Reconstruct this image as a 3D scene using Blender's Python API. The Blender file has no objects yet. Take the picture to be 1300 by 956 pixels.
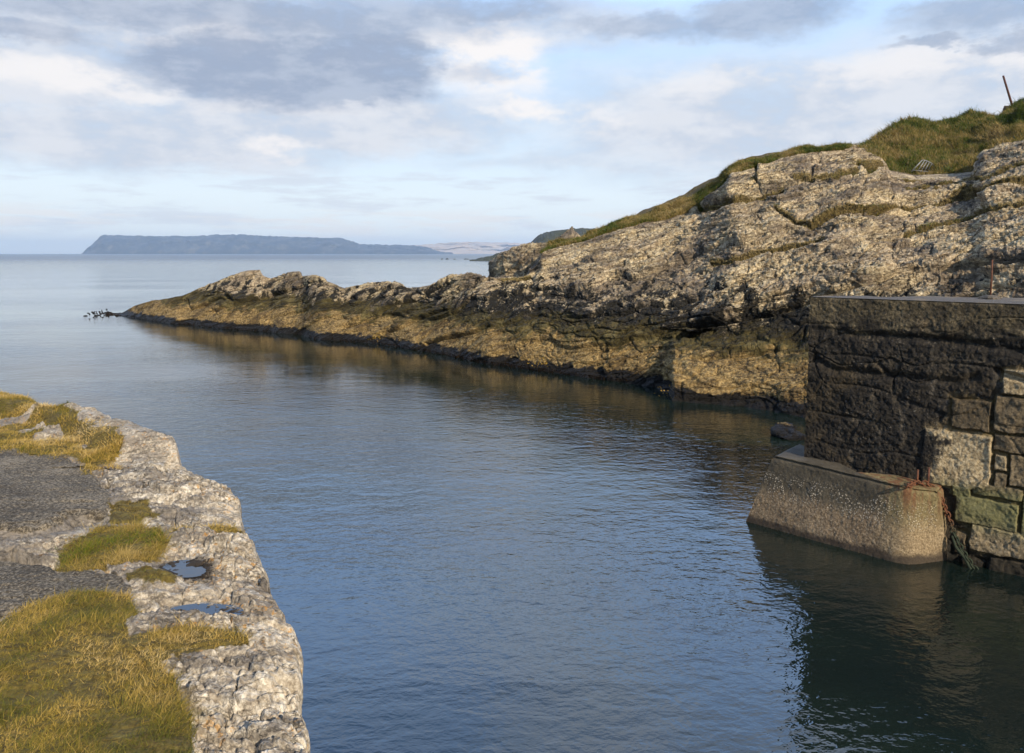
import bpy, math, random
import numpy as np
from math import radians as R
rng = np.random.default_rng(7)
sc = bpy.context.scene
col = sc.collection

# ------------------------------------------------------------------ camera model (photo pixels, 1300 x 956, principal point 650,433.5)
F = 1000.0
CH = 4.0
PIT = math.atan(111.5 / F)
cp, sp = math.cos(PIT), math.sin(PIT)

def ray(u, v):
    a = (np.asarray(u, float) - 650) / F
    b = (433.5 - np.asarray(v, float)) / F
    return a, cp + b * sp, -sp + b * cp

def at_z(u, v, z):
    x, y, w = ray(u, v)
    t = (z - CH) / w
    return np.stack([x * t, y * t, np.zeros_like(x * t) + z], -1)

def at_Y(u, v, Y):
    x, y, w = ray(u, v)
    t = Y / y
    return np.stack([x * t, y * t, CH + w * t], -1)

def at_Yz(u, Y, z):
    d = Y * cp - (z - CH) * sp
    return np.stack([(u - 650) / F * d, Y + 0 * d, z + 0 * d], -1)

def proj(P):
    x, y, z = P[..., 0], P[..., 1], P[..., 2] - CH
    d = y * cp - z * sp
    h = y * sp + z * cp
    d = np.maximum(d, 0.05)
    return 650 + F * x / d, 433.5 - F * h / d

def pl(pts, x, k=1, key=0):
    a = np.array(pts, float)
    return np.interp(x, a[:, key], a[:, k])

# ------------------------------------------------------------------ noise
def hsh(ix, iy, iz, s=0):
    U = np.uint32
    h = (ix.astype(U) * U(374761393) + iy.astype(U) * U(668265263) + iz.astype(U) * U(2147483647) + U((s * 144665) & 0xffffffff))
    h = (h ^ (h >> U(13))) * U(1274126177)
    h = (h ^ (h >> U(16))) * U(2246822519)
    return ((h ^ (h >> U(15))) & U(0xffffff)).astype(np.float32) / np.float32(16777216.0)

def vnoise(P, s=0):
    I = np.floor(P); f = (P - I).astype(np.float32); I = I.astype(np.int32)
    f = f * f * f * (f * (f * 6 - 15) + 10)
    x, y, z = I[..., 0], I[..., 1], I[..., 2]
    fx, fy, fz = f[..., 0], f[..., 1], f[..., 2]
    r = 0
    for dz in (0, 1):
        wz = fz if dz else 1 - fz
        for dy in (0, 1):
            wy = fy if dy else 1 - fy
            r = r + wz * wy * (hsh(x, y + dy, z + dz, s) * (1 - fx) + hsh(x + 1, y + dy, z + dz, s) * fx)
    return r * 2 - 1

def fbm(P, o=4, s=0, g=0.5):
    r = 0; a = 1; t = 0
    for i in range(o):
        r = r + a * vnoise(P * (2.03 ** i) + 17.3 * i, s + i); t += a; a *= g
    return r / t * 1.6

def worley(P, s=0):
    I = np.floor(P).astype(np.int32); P = P.astype(np.float32)
    f1 = np.full(P.shape[:-1], 9.0, np.float32); f2 = f1.copy(); idv = f1.copy()
    for dx in (-1, 0, 1):
        for dy in (-1, 0, 1):
            for dz in (-1, 0, 1):
                x, y, z = I[..., 0] + dx, I[..., 1] + dy, I[..., 2] + dz
                h = hsh(x, y, z, s)
                d = (x + h - P[..., 0]) ** 2 + (y + hsh(x, y, z, s + 51) - P[..., 1]) ** 2 + (z + hsh(x, y, z, s + 99) - P[..., 2]) ** 2
                d = np.sqrt(d).astype(np.float32)
                c = d < f1
                f2 = np.where(c, f1, np.minimum(f2, d)); idv = np.where(c, h, idv); f1 = np.where(c, d, f1)
    return f1, f2, idv

def sst(a, b, x):
    t = np.clip((x - a) / (b - a), 0, 1)
    return t * t * (3 - 2 * t)

def dist_poly(u, v, line):
    """px distance to a polyline, and signed: above (<0) / below (>0)"""
    L = np.array(line, float); best = np.full(u.shape, 1e9); sg = np.zeros(u.shape)
    for a, b in zip(L[:-1], L[1:]):
        ab = b - a; t = np.clip(((u - a[0]) * ab[0] + (v - a[1]) * ab[1]) / (ab @ ab), 0, 1)
        du = u - a[0] - t * ab[0]; dv = v - a[1] - t * ab[1]; d = np.hypot(du, dv)
        c = d < best; best = np.where(c, d, best); sg = np.where(c, np.sign(dv), sg)
    return best, sg

def sdf(u, v, poly):
    """signed px distance, positive inside"""
    L = list(poly) + [poly[0]]
    d, _ = dist_poly(u, v, L)
    ins = np.zeros(u.shape, bool)
    for (x1, y1), (x2, y2) in zip(L[:-1], L[1:]):
        if y1 == y2: continue
        c = ((y1 > v) != (y2 > v)) & (u < (x2 - x1) * (v - y1) / (y2 - y1) + x1)
        ins ^= c
    return np.where(ins, d, -d)

# ------------------------------------------------------------------ mesh helpers
def mesh_np(name, V, Fc, attrs=None, smooth=True):
    V = np.ascontiguousarray(V, np.float32).reshape(-1, 3); Fc = np.ascontiguousarray(Fc, np.int32); k = Fc.shape[1]
    me = bpy.data.meshes.new(name)
    me.vertices.add(len(V)); me.vertices.foreach_set('co', V.ravel())
    me.loops.add(Fc.size); me.loops.foreach_set('vertex_index', Fc.ravel())
    me.polygons.add(len(Fc))
    me.polygons.foreach_set('loop_start', np.arange(len(Fc), dtype=np.int32) * k)
    try: me.polygons.foreach_set('loop_total', np.full(len(Fc), k, np.int32))
    except Exception: pass
    me.update(calc_edges=True)
    me.polygons.foreach_set('use_smooth', np.full(len(Fc), smooth, bool))
    for n, a in (attrs or {}).items():
        at = me.attributes.new(n, 'FLOAT', 'POINT'); at.data.foreach_set('value', np.ascontiguousarray(a, np.float32).ravel())
    return me

def link(name, me, mat, parent=None):
    o = bpy.data.objects.new(name, me); col.objects.link(o)
    if mat: me.materials.append(mat)
    if parent: o.parent = parent
    return o

def tag(o, label=None, cat=None, kind=None, group=None):
    if label: o['label'] = label
    if cat: o['category'] = cat
    if kind: o['kind'] = kind
    if group: o['group'] = group
    return o

def empty(name, loc=(0, 0, 0)):
    o = bpy.data.objects.new(name, None); col.objects.link(o); o.location = loc
    return o

def grid_faces(nr, nc, flip=False):
    i = np.arange(nr * nc).reshape(nr, nc)
    a, b, c, d = i[:-1, :-1], i[:-1, 1:], i[1:, 1:], i[1:, :-1]
    q = np.stack([a, d, c, b] if flip else [a, b, c, d], -1).reshape(-1, 4)
    return q

def gnormal(G):
    du = np.gradient(G, axis=1); dv = np.gradient(G, axis=0)
    n = np.cross(du, dv); n /= np.linalg.norm(n, axis=-1, keepdims=True) + 1e-9
    return n

def tube(pts, r, n=8):
    """open tube along pts with end caps; returns V, quads as list"""
    V = []; Fq = []
    pts = [np.array(p, float) for p in pts]
    m = len(pts)
    rs = r if hasattr(r, '__len__') else [r] * m
    for i, p in enumerate(pts):
        t = pts[min(i + 1, m - 1)] - pts[max(i - 1, 0)]; t /= np.linalg.norm(t) + 1e-9
        a = np.cross(t, [0, 0, 1.0]) if abs(t[2]) < .95 else np.cross(t, [1.0, 0, 0]); a /= np.linalg.norm(a); b = np.cross(t, a)
        for k in range(n):
            th = 2 * math.pi * k / n
            V.append(p + rs[i] * (math.cos(th) * a + math.sin(th) * b))
    for i in range(m - 1):
        for k in range(n):
            k2 = (k + 1) % n
            Fq.append((i * n + k, i * n + k2, (i + 1) * n + k2, (i + 1) * n + k))
    Fq.append(tuple(range(n))[::-1]); Fq.append(tuple((m - 1) * n + k for k in range(n)))
    return V, Fq

def add_tubes(name, lst, mat, parent=None, n=8):
    V = []; Fq = []
    for pts, r in lst:
        v, f = tube(pts, r, n); o = len(V); V += v; Fq += [tuple(i + o for i in q) for q in f]
    me = bpy.data.meshes.new(name); me.from_pydata([tuple(p) for p in V], [], Fq); me.update()
    for p in me.polygons: p.use_smooth = len(p.vertices) == 4
    return link(name, me, mat, parent)

# ------------------------------------------------------------------ node helper
class NT:
    def __init__(s, nt): s.nt = nt; s.L = nt.links; s.N = nt.nodes
    def n(s, t, **k):
        x = s.N.new(t)
        for a, b in k.items(): setattr(x, a, b)
        return x
    def put(s, sock, v):
        if isinstance(v, bpy.types.NodeSocket): s.L.new(v, sock)
        elif isinstance(v, (tuple, list)) and len(v) == 3 and sock.type == 'RGBA': sock.default_value = (*v, 1)
        else: sock.default_value = v
    def m(s, op, a, b=None, c=None, clamp=False):
        x = s.n('ShaderNodeMath', operation=op, use_clamp=clamp); s.put(x.inputs[0], a)
        if b is not None: s.put(x.inputs[1], b)
        if c is not None: s.put(x.inputs[2], c)
        return x.outputs[0]
    def vm(s, op, a, b=None, out=0):
        x = s.n('ShaderNodeVectorMath', operation=op); s.put(x.inputs[0], a)
        if b is not None: s.put(x.inputs[3 if op == 'SCALE' else 1], b)
        return x.outputs[out]
    def noise(s, vec, scale, detail=4, rough=.55, dist=0, col=False):
        x = s.n('ShaderNodeTexNoise'); s.put(x.inputs['Vector'], vec); s.put(x.inputs['Scale'], scale)
        x.inputs['Detail'].default_value = detail; x.inputs['Roughness'].default_value = rough; x.inputs['Distortion'].default_value = dist
        return x.outputs['Color' if col else 'Fac']
    def vor(s, vec, scale, feat='F1', out='Distance', rnd=1):
        x = s.n('ShaderNodeTexVoronoi', feature=feat); s.put(x.inputs['Vector'], vec); s.put(x.inputs['Scale'], scale)
        x.inputs['Randomness'].default_value = rnd
        return x.outputs[out]
    def rng(s, v, a, b, c=0, d=1, smooth=True):
        x = s.n('ShaderNodeMapRange'); x.interpolation_type = 'SMOOTHSTEP' if smooth else 'LINEAR'; x.clamp = True
        s.put(x.inputs[0], v)
        for i, q in zip((1, 2, 3, 4), (a, b, c, d)): s.put(x.inputs[i], q)
        return x.outputs[0]
    def mix(s, f, a, b, mode='MIX'):
        x = s.n('ShaderNodeMix', data_type='RGBA', blend_type=mode); s.put(x.inputs[0], f); s.put(x.inputs[6], a); s.put(x.inputs[7], b)
        return x.outputs[2]
    def ramp(s, f, stops, interp='LINEAR'):
        x = s.n('ShaderNodeValToRGB'); s.put(x.inputs[0], f); r = x.color_ramp; r.interpolation = interp
        while len(r.elements) < len(stops): r.elements.new(.5)
        for e, (p, c) in zip(r.elements, stops): e.position = p; e.color = (*c, 1)
        return x.outputs[0]
    def pos(s): return s.n('ShaderNodeNewGeometry').outputs['Position']
    def sep(s, v):
        x = s.n('ShaderNodeSeparateXYZ'); s.put(x.inputs[0], v); return x.outputs
    def comb(s, x_, y_, z_):
        x = s.n('ShaderNodeCombineXYZ')
        for i, q in enumerate((x_, y_, z_)): s.put(x.inputs[i], q)
        return x.outputs[0]
    def attr(s, name):
        return s.n('ShaderNodeAttribute', attribute_name=name).outputs['Fac']
    def mapping(s, v, sc_=(1, 1, 1), rot=(0, 0, 0), loc=(0, 0, 0)):
        x = s.n('ShaderNodeMapping'); s.put(x.inputs[0], v); x.inputs[1].default_value = loc; x.inputs[2].default_value = rot; x.inputs[3].default_value = sc_
        return x.outputs[0]
    def bump(s, h, strength=1, dist=.01, normal=None):
        x = s.n('ShaderNodeBump'); s.put(x.inputs['Height'], h); x.inputs['Strength'].default_value = strength; x.inputs['Distance'].default_value = dist
        if normal is not None: s.put(x.inputs['Normal'], normal)
        return x.outputs[0]

def material(name):
    m = bpy.data.materials.new(name); m.use_nodes = True
    t = NT(m.node_tree); b = t.N['Principled BSDF']
    return m, t, b

# ------------------------------------------------------------------ materials
def mat_cliff():
    m, t, b = material('tidal_limestone')
    P = t.pos(); z = t.sep(P)[2]
    # strata space: layers dip
    S = t.mapping(P, rot=(R(-11), R(11), 0))
    St = t.mapping(S, sc_=(1, 1, 1.5))
    n1 = t.noise(P, .55, 5); n2 = t.noise(St, 2.2, 8, .62); n3 = t.noise(St, 9, 6, .7)
    vs = t.noise(t.mapping(P, sc_=(1, 1, .16)), 1.9, 6, .62)          # vertical weather streaks
    v1 = t.vor(St, 7.5, 'F1', 'Color'); vd = t.vor(St, 7.5, 'DISTANCE_TO_EDGE')
    wv = t.vm('ADD', St, t.vm('SCALE', t.noise(St, 6, 3, .5, 0, True), .12))
    v2 = t.vor(wv, 15, 'F1', 'Color'); ve2 = t.vor(wv, 15, 'DISTANCE_TO_EDGE')
    cell = t.sep(v2)[0]
    mid = t.noise(St, 3.2, 8, .68)
    speck = t.m('ADD', t.m('MULTIPLY', cell, .24), t.m('ADD', t.m('MULTIPLY', n3, .42), t.m('MULTIPLY', mid, .42)))
    lay = t.mapping(S, sc_=(.35, .35, 3.0)); lr = t.m('ABSOLUTE', t.m('SUBTRACT', t.noise(lay, 1.5, 6, .6, .3), .5)); jr = t.m('ABSOLUTE', t.m('SUBTRACT', t.noise(t.mapping(S, sc_=(1, 1, .35)), 1.1, 6, .62, .3), .5))
    pale = t.ramp(speck, [(.2, (.05, .038, .022)), (.36, (.15, .105, .055)), (.48, (.44, .33, .185)), (.68, (.80, .66, .42))])
    grey = t.ramp(speck, [(.2, (.07, .058, .048)), (.42, (.27, .195, .115)), (.72, (.74, .60, .40))])
    rock = t.mix(t.rng(n1, .45, .6), pale, grey)
    ochre = t.ramp(n3, [(.3, (.10, .065, .025)), (.7, (.33, .23, .09))])
    rock = t.mix(t.rng(t.noise(P, 1.3, 5, .6), .56, .72, 0, .6), rock, ochre)
    brown = t.ramp(n2, [(.3, (.07, .05, .038)), (.7, (.20, .16, .12))])
    rock = t.mix(t.rng(t.noise(St, .5, 6, .65), .46, .6, 0, .8), rock, brown)
    # dark cracks + blotches of black lichen
    rock = t.mix(t.m('MULTIPLY', t.rng(ve2, 0, .06, .8, 0), t.rng(n3, .42, .6)), rock, (.03, .026, .02))
    ck = t.m('MAXIMUM', t.rng(lr, .002, .014, .9, 0), t.rng(jr, .001, .008, .7, 0))
    black = t.ramp(n3, [(.35, (.008, .008, .007)), (.75, (.05, .045, .036))])
    zz = t.m('ADD', z, t.m('MULTIPLY', t.m('SUBTRACT', n1, .5), 1.4))
    zz = t.m('ADD', zz, t.m('MULTIPLY', t.m('SUBTRACT', n2, .5), 1.2))
    zb = t.m('ADD', zz, t.m('MULTIPLY', t.m('SUBTRACT', vs, .5), -6.0))
    zb = t.m('ADD', zb, t.m('MULTIPLY', t.m('SUBTRACT', speck, .5), 1.6))
    # black zone whose top reaches up in streaks
    bm = t.rng(t.m('ADD', zb, t.rng(t.sep(P)[0], -4, 2, .2, -.25)), 2.1, 2.75, 1, 0)
    bm = t.m('MULTIPLY', bm, t.rng(speck, .66, .85, 1, .35))
    c = t.mix(bm, rock, black)
    # green / olive zone
    olive = t.ramp(t.noise(St, 1.7, 6, .6), [(.3, (.022, .017, .006)), (.5, (.080, .062, .019)), (.72, (.20, .16, .065))])
    zo = t.m('ADD', z, t.m('MULTIPLY', t.m('SUBTRACT', n2, .5), 1.5)); zo = t.m('ADD', zo, t.m('MULTIPLY', t.m('SUBTRACT', n1, .5), 1.2))
    c = t.mix(t.rng(zo, 1.55, 1.95, 1, 0), c, olive)
    # barnacle / ochre shelf
    barn = t.ramp(t.noise(P, 12, 8, .75), [(.32, (.05, .032, .012)), (.48, (.25, .165, .06)), (.66, (.60, .43, .19))])
    barn = t.mix(t.rng(t.noise(St, .9, 5, .6), .50, .64, 0, .7), barn, t.ramp(n3, [(.3, (.03, .018, .008)), (.7, (.11, .068, .028))]))
    c = t.mix(t.rng(zo, .95, 1.25, 1, 0), c, barn)
    yel = t.m('MULTIPLY', t.rng(t.noise(P, 5, 3), .66, .72), t.rng(z, .3, .6, 1, 0))
    c = t.mix(t.m('MULTIPLY', yel, t.rng(t.noise(P, .35, 2), .52, .58)), c, (.42, .27, .02))
    c = t.mix(ck, c, (.022, .017, .011))
    # weed at the waterline
    zw = t.m('ADD', z, t.m('MULTIPLY', t.m('SUBTRACT', t.noise(P, 2.2, 6, .7), .5), .75))
    wm = t.rng(zw, .27, .36, 1, 0)
    c = t.mix(wm, c, (.008, .006, .004))
    # turf in ledges
    turf = t.ramp(t.noise(P, 7, 6, .7), [(.3, (.045, .032, .012)), (.5, (.12, .085, .028)), (.7, (.20, .15, .06))])
    gm = t.rng(t.m('ADD', t.attr('turf'), t.m('MULTIPLY', t.m('SUBTRACT', n3, .5), .9)), .42, .58)
    c = t.mix(gm, c, turf)
    t.put(b.inputs['Base Color'], c)
    t.put(b.inputs['Roughness'], t.m('SUBTRACT', .92, t.m('MULTIPLY', wm, .35)))
    b.inputs['Specular IOR Level'].default_value = .3
    h = t.m('ADD', t.m('MULTIPLY', cell, .22), t.m('ADD', t.m('MULTIPLY', t.rng(ve2, 0, .12), .18), t.m('ADD', t.m('MULTIPLY', n3, .8), t.m('MULTIPLY', mid, .8))))
    h = t.m('ADD', h, t.m('MULTIPLY', t.m('ADD', t.rng(lr, 0, .03), t.rng(jr, 0, .02)), .45))
    h = t.m('ADD', h, t.m('MULTIPLY', t.noise(P, 38, 4, .7), .35))
    h = t.m('MULTIPLY', h, t.rng(z, .2, 2.2, .85, 1))
    t.put(b.inputs['Normal'], t.bump(h, 1, .085))
    return m

def mat_quayrock():
    m, t, b = material('foreshore_limestone')
    P = t.pos()
    St = t.mapping(P, rot=(0, 0, R(-14)), sc_=(1, 2.1, 1.5))
    n1 = t.noise(St, 1.3, 5); n2 = t.noise(St, 5, 7, .65); n3 = t.noise(P, 42, 5, .7)
    wv = t.vm('ADD', St, t.vm('SCALE', t.noise(St, 9, 4, .6, 0, True), .09))
    v2 = t.vor(wv, 15, 'F1', 'Color'); ve = t.vor(wv, 15, 'DISTANCE_TO_EDGE')
    cell = t.sep(v2)[0]
    sp_ = t.m('ADD', t.m('MULTIPLY', t.noise(P, 11, 5, .7), .5), t.m('MULTIPLY', n3, .5))
    white = t.ramp(sp_, [(.36, (.16, .125, .085)), (.46, (.36, .30, .22)), (.54, (.56, .49, .38)), (.62, (.74, .67, .55))])
    grey = t.ramp(t.m('ADD', t.m('MULTIPLY', n2, .5), t.m('MULTIPLY', n3, .5)), [(.32, (.085, .07, .055)), (.5, (.19, .165, .135)), (.7, (.31, .28, .24))])
    edge = t.attr('edge')
    wm = t.m('ADD', t.m('MULTIPLY', t.m('SUBTRACT', t.noise(St, 2.1, 7, .68), .5), 2.2), t.m('MULTIPLY', edge, .45))
    wm = t.m('ADD', wm, t.m('MULTIPLY', t.m('SUBTRACT', n3, .5), .8))
    c = t.mix(t.rng(wm, .08, .5), grey, white)
    c = t.mix(t.m('MULTIPLY', t.rng(ve, 0, .05, .7, 0), t.rng(t.noise(P, 2.3, 3), .5, .6)), c, (.06, .05, .038))
    rd = t.m('ABSOLUTE', t.m('SUBTRACT', t.noise(t.mapping(St, sc_=(1, 2, 1)), 3.2, 7, .6), .5))
    c = t.mix(t.m('MULTIPLY', t.rng(rd, 0, .010, .7, 0), t.rng(t.noise(P, 1.7, 3), .45, .55)), c, (.05, .038, .026))
    c = t.mix(t.m('MULTIPLY', t.rng(n2, .5, .68), .55), c, (.17, .13, .085))
    lich = t.m('MULTIPLY', t.rng(t.noise(P, 22, 5, .7), .56, .62), t.rng(t.noise(P, .9, 3), .44, .56))
    c = t.mix(t.m('MULTIPLY', lich, .75), c, (.40, .19, .02))
    sm2 = t.m('MULTIPLY', t.attr('smooth'), t.rng(t.m('ADD', n3, t.m('MULTIPLY', edge, .12)), .42, .62, .85, .25))
    c = t.mix(sm2, c, t.ramp(t.noise(St, 6, 8, .6), [(.35, (.15, .12, .09)), (.5, (.27, .23, .18)), (.68, (.42, .37, .30))]))
    # darker rock colour in the hollow round the pools
    pool = t.attr('pool')
    c = t.mix(t.rng(t.m('ADD', pool, t.m('MULTIPLY', t.m('SUBTRACT', n3, .5), .9)), .4, .65), c, (.035, .026, .018))
    # old gritty paving
    pv = t.rng(t.m('ADD', t.attr('paved'), t.m('MULTIPLY', t.m('SUBTRACT', n3, .5), .5)), .4, .6)
    pc = t.ramp(t.m('ADD', t.m('MULTIPLY', t.noise(P, 55, 3, .8), .75), t.m('MULTIPLY', t.noise(P, 2.2, 6, .65), .3)), [(.40, (.020, .015, .009)), (.52, (.088, .070, .046)), (.63, (.26, .215, .15))])
    c = t.mix(pv, c, pc)
    # earth and moss under grass
    g = t.rng(t.m('ADD', t.attr('turf'), t.m('MULTIPLY', t.m('SUBTRACT', n2, .5), .9)), .4, .62)
    c = t.mix(g, c, t.ramp(t.noise(P, 30, 5, .7), [(.3, (.05, .034, .01)), (.55, (.13, .095, .02)), (.75, (.20, .16, .04))]))
    # side of the quay going down to the water
    z = t.sep(P)[2]
    c = t.mix(t.rng(t.m('ADD', z, n1), .9, 1.6, 1, 0), c, (.035, .03, .02))
    t.put(b.inputs['Base Color'], c); b.inputs['Roughness'].default_value = .9; b.inputs['Specular IOR Level'].default_value = .3
    h = t.m('ADD', t.m('MULTIPLY', n3, .9), t.m('MULTIPLY', t.rng(rd, 0, .02), t.m('MULTIPLY', .5, t.m('SUBTRACT', 1, pv))))
    h = t.m('ADD', h, t.m('MULTIPLY', t.noise(P, 120, 3, .7), .4))
    t.put(b.inputs['Normal'], t.bump(h, 1, .017))
    return m

def mat_grass(name, stops):
    m, t, b = material(name)
    P = t.pos()
    f = t.m('ADD', t.m('MULTIPLY', t.attr('rnd'), .4), t.m('MULTIPLY', t.rng(t.noise(P, t_scale(name), 5, .65), .3, .7, 0, 1, False), .55))
    c = t.ramp(f, stops)
    t.put(b.inputs['Base Color'], c); b.inputs['Roughness'].default_value = .7; b.inputs['Specular IOR Level'].default_value = .2
    # thin blades let light through
    tr = t.n('ShaderNodeBsdfTranslucent'); t.put(tr.inputs[0], c)
    mx = t.n('ShaderNodeMixShader'); mx.inputs[0].default_value = .3
    t.L.new(b.outputs[0], mx.inputs[1]); t.L.new(tr.outputs[0], mx.inputs[2])
    t.L.new(mx.outputs[0], t.N['Material Output'].inputs[0])
    return m
def t_scale(n): return 1.6 if 'quay' in n else .6

def mat_turfground():
    m, t, b = material('turf_ground')
    P = t.pos()
    a = t.noise(P, .33, 5, .6); f = t.noise(P, 6, 6, .75)
    g = t.ramp(f, [(.3, (.022, .035, .008)), (.7, (.07, .095, .022))])
    o = t.ramp(f, [(.3, (.06, .04, .015)), (.7, (.19, .14, .05))])
    t.put(b.inputs['Base Color'], t.mix(t.rng(a, .42, .58), g, o)); b.inputs['Roughness'].default_value = .95
    t.put(b.inputs['Normal'], t.bump(f, 1, .12))
    return m

def mat_wall():
    m, t, b = material('stained_quay_masonry')
    P = t.pos(); z = t.sep(P)[2]
    n1 = t.noise(P, 1.1, 5, .6); n2 = t.noise(P, 5, 7, .65); n3 = t.noise(P, 30, 6, .75)
    vs = t.noise(t.mapping(P, sc_=(1, 1, .22)), 4.5, 6, .65)
    black = t.ramp(t.m('ADD', t.m('MULTIPLY', n3, .55), t.m('MULTIPLY', n2, .45)), [(.38, (.004, .0035, .003)), (.52, (.014, .011, .008)), (.70, (.09, .074, .05))])
    grey = t.ramp(n3, [(.35, (.03, .024, .017)), (.7, (.19, .16, .12))])
    c = t.mix(t.rng(vs, .53, .70, 0, .7), black, grey)
    c = t.mix(t.m('MULTIPLY', t.rng(n1, .48, .62), .6), c, t.ramp(n2, [(.35, (.012, .009, .004)), (.7, (.07, .048, .022))]))
    # white salt / lime bloom specks
    sp_ = t.m('MULTIPLY', t.rng(n3, .62, .7), t.rng(t.noise(P, 2.6, 4), .52, .62))
    c = t.mix(t.m('MULTIPLY', sp_, .7), c, (.38, .36, .32))
    # coping band of weathered concrete
    cop = t.m('MULTIPLY', t.rng(t.m('ADD', z, t.m('MULTIPLY', t.m('SUBTRACT', n2, .5), .9)), 2.85, 3.15), t.rng(t.noise(P, 4, 6, .7), .38, .55, .35, 1))
    cc = t.ramp(t.m('ADD', t.m('MULTIPLY', n3, .6), t.m('MULTIPLY', n2, .4)), [(.38, (.014, .011, .006)), (.5, (.06, .047, .025)), (.66, (.19, .15, .09))])
    c = t.mix(cop, c, cc)
    # dressed stones
    sid = t.attr('stone_tone'); sm = t.attr('stone')
    stc = t.ramp(t.m('ADD', t.m('MULTIPLY', n3, .7), t.m('MULTIPLY', sid, .35)), [(.35, (.028, .02, .010)), (.52, (.10, .074, .042)), (.78, (.30, .24, .15))])
    pale = t.ramp(t.m('ADD', t.m('MULTIPLY', n3, .7), t.m('MULTIPLY', n2, .3)), [(.36, (.08, .055, .028)), (.48, (.27, .205, .115)), (.62, (.55, .45, .29))])
    stc = t.mix(t.rng(sid, .72, .9), stc, pale)
    grn = t.m('MULTIPLY', t.rng(z, .35, .7), t.rng(z, .9, 1.15, 1, 0))
    stc = t.mix(t.m('MULTIPLY', grn, .55), stc, (.16, .17, .06))
    stc = t.mix(t.m('MULTIPLY', t.rng(n2, .58, .66), t.rng(z, .5, .3, 0, .0)), stc, (.5, .33, .01))
    mask = t.rng(t.m('ADD', sm, t.m('MULTIPLY', t.m('SUBTRACT', t.noise(P, 1.8, 8, .7), .5), 4.2)), .40, .75)
    c = t.mix(mask, c, stc)
    j = t.attr('joint')
    jc = t.ramp(n2, [(.35, (.02, .013, .005)), (.7, (.13, .085, .02))])
    c = t.mix(t.m('MULTIPLY', t.m('MULTIPLY', j, mask), .85), c, jc)
    # tide line: brown, then black weed
    c = t.mix(t.rng(t.m('ADD', z, t.m('MULTIPLY', t.m('SUBTRACT', n2, .5), .5)), .12, .3, .9, 0), c, (.012, .010, .006))
    t.put(b.inputs['Base Color'], c); b.inputs['Roughness'].default_value = .85; b.inputs['Specular IOR Level'].default_value = .35
    t.put(b.inputs['Normal'], t.bump(t.m('ADD', t.m('MULTIPLY', n2, .5), n3), 1, .016))
    return m

def mat_deck():
    m, t, b = material('weathered_deck_concrete')
    P = t.pos(); n = t.noise(P, 25, 6, .75); n2 = t.noise(P, 2.2, 5, .6)
    c = t.ramp(n, [(.3, (.03, .024, .016)), (.7, (.13, .105, .078))])
    c = t.mix(t.rng(n2, .52, .62, 0, .7), c, (.15, .11, .06))
    t.put(b.inputs['Base Color'], c); b.inputs['Roughness'].default_value = .9
    t.put(b.inputs['Normal'], t.bump(n, 1, .012))
    return m

def mat_block():
    m, t, b = material('tidal_concrete')
    P = t.pos(); z = t.sep(P)[2]
    n2 = t.noise(P, 3.5, 6, .62); n3 = t.noise(P, 40, 6, .75)
    up = t.ramp(t.m('ADD', t.m('MULTIPLY', n3, .45), t.m('MULTIPLY', n2, .55)), [(.35, (.024, .019, .011)), (.5, (.062, .05, .031)), (.7, (.12, .10, .066))])
    lo = t.ramp(t.m('ADD', t.m('MULTIPLY', n3, .8), t.m('MULTIPLY', n2, .2)), [(.36, (.055, .034, .016)), (.48, (.15, .104, .060)), (.62, (.32, .245, .155))])
    zz = t.m('ADD', z, t.m('MULTIPLY', t.m('SUBTRACT', n2, .5), .35))
    c = t.mix(t.rng(zz, .42, .66, 1, 0), up, lo)
    # barnacle clusters
    cl = t.m('MULTIPLY', t.rng(t.noise(t.mapping(P, sc_=(1, 1, .6)), 3.2, 3), .44, .54), t.m('MULTIPLY', t.rng(z, .38, .5), t.rng(z, .72, .86, 1, 0)))
    dots = t.rng(t.vor(P, 36), .28, .42, 1, 0)
    c = t.mix(t.m('MULTIPLY', t.m('MULTIPLY', cl, dots), .75), c, (.46, .40, .31))
    pits = t.m('MULTIPLY', t.rng(t.vor(P, 30), .12, .2, 1, 0), t.rng(z, .3, .6, .8, 0))
    c = t.mix(pits, c, (.05, .035, .02))
    # rust runs under the chain, over an ochre wash on the right end
    u = t.attr('rust')
    st = t.noise(t.mapping(P, sc_=(1, 1, .12)), 14, 4, .6)
    rz = t.rng(z, .35, 1.1)
    rust = t.m('MULTIPLY', t.m('MULTIPLY', u, t.rng(st, .42, .6)), rz)
    c = t.mix(t.m('MULTIPLY', u, .45), c, t.ramp(n3, [(.35, (.15, .11, .035)), (.65, (.38, .30, .12))]))
    c = t.mix(t.m('MULTIPLY', rust, .8), c, (.12, .032, .010))
    c = t.mix(t.rng(t.m('ADD', z, t.m('MULTIPLY', t.m('SUBTRACT', n2, .5), .2)), .06, .16, .9, 0), c, (.022, .014, .008))
    t.put(b.inputs['Base Color'], c); b.inputs['Roughness'].default_value = .85
    t.put(b.inputs['Normal'], t.bump(t.m('ADD', n3, t.m('MULTIPLY', t.m('MULTIPLY', cl, dots), 1.2)), 1, .012))
    return m

def mat_simple(name, stops, scale=8, rough=.8, bumpd=.01, metallic=0):
    m, t, b = material(name)
    n = t.noise(t.pos(), scale, 6, .7)
    t.put(b.inputs['Base Color'], t.ramp(n, stops)); b.inputs['Roughness'].default_value = rough; b.inputs['Metallic'].default_value = metallic
    t.put(b.inputs['Normal'], t.bump(n, 1, bumpd))
    return m

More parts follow.
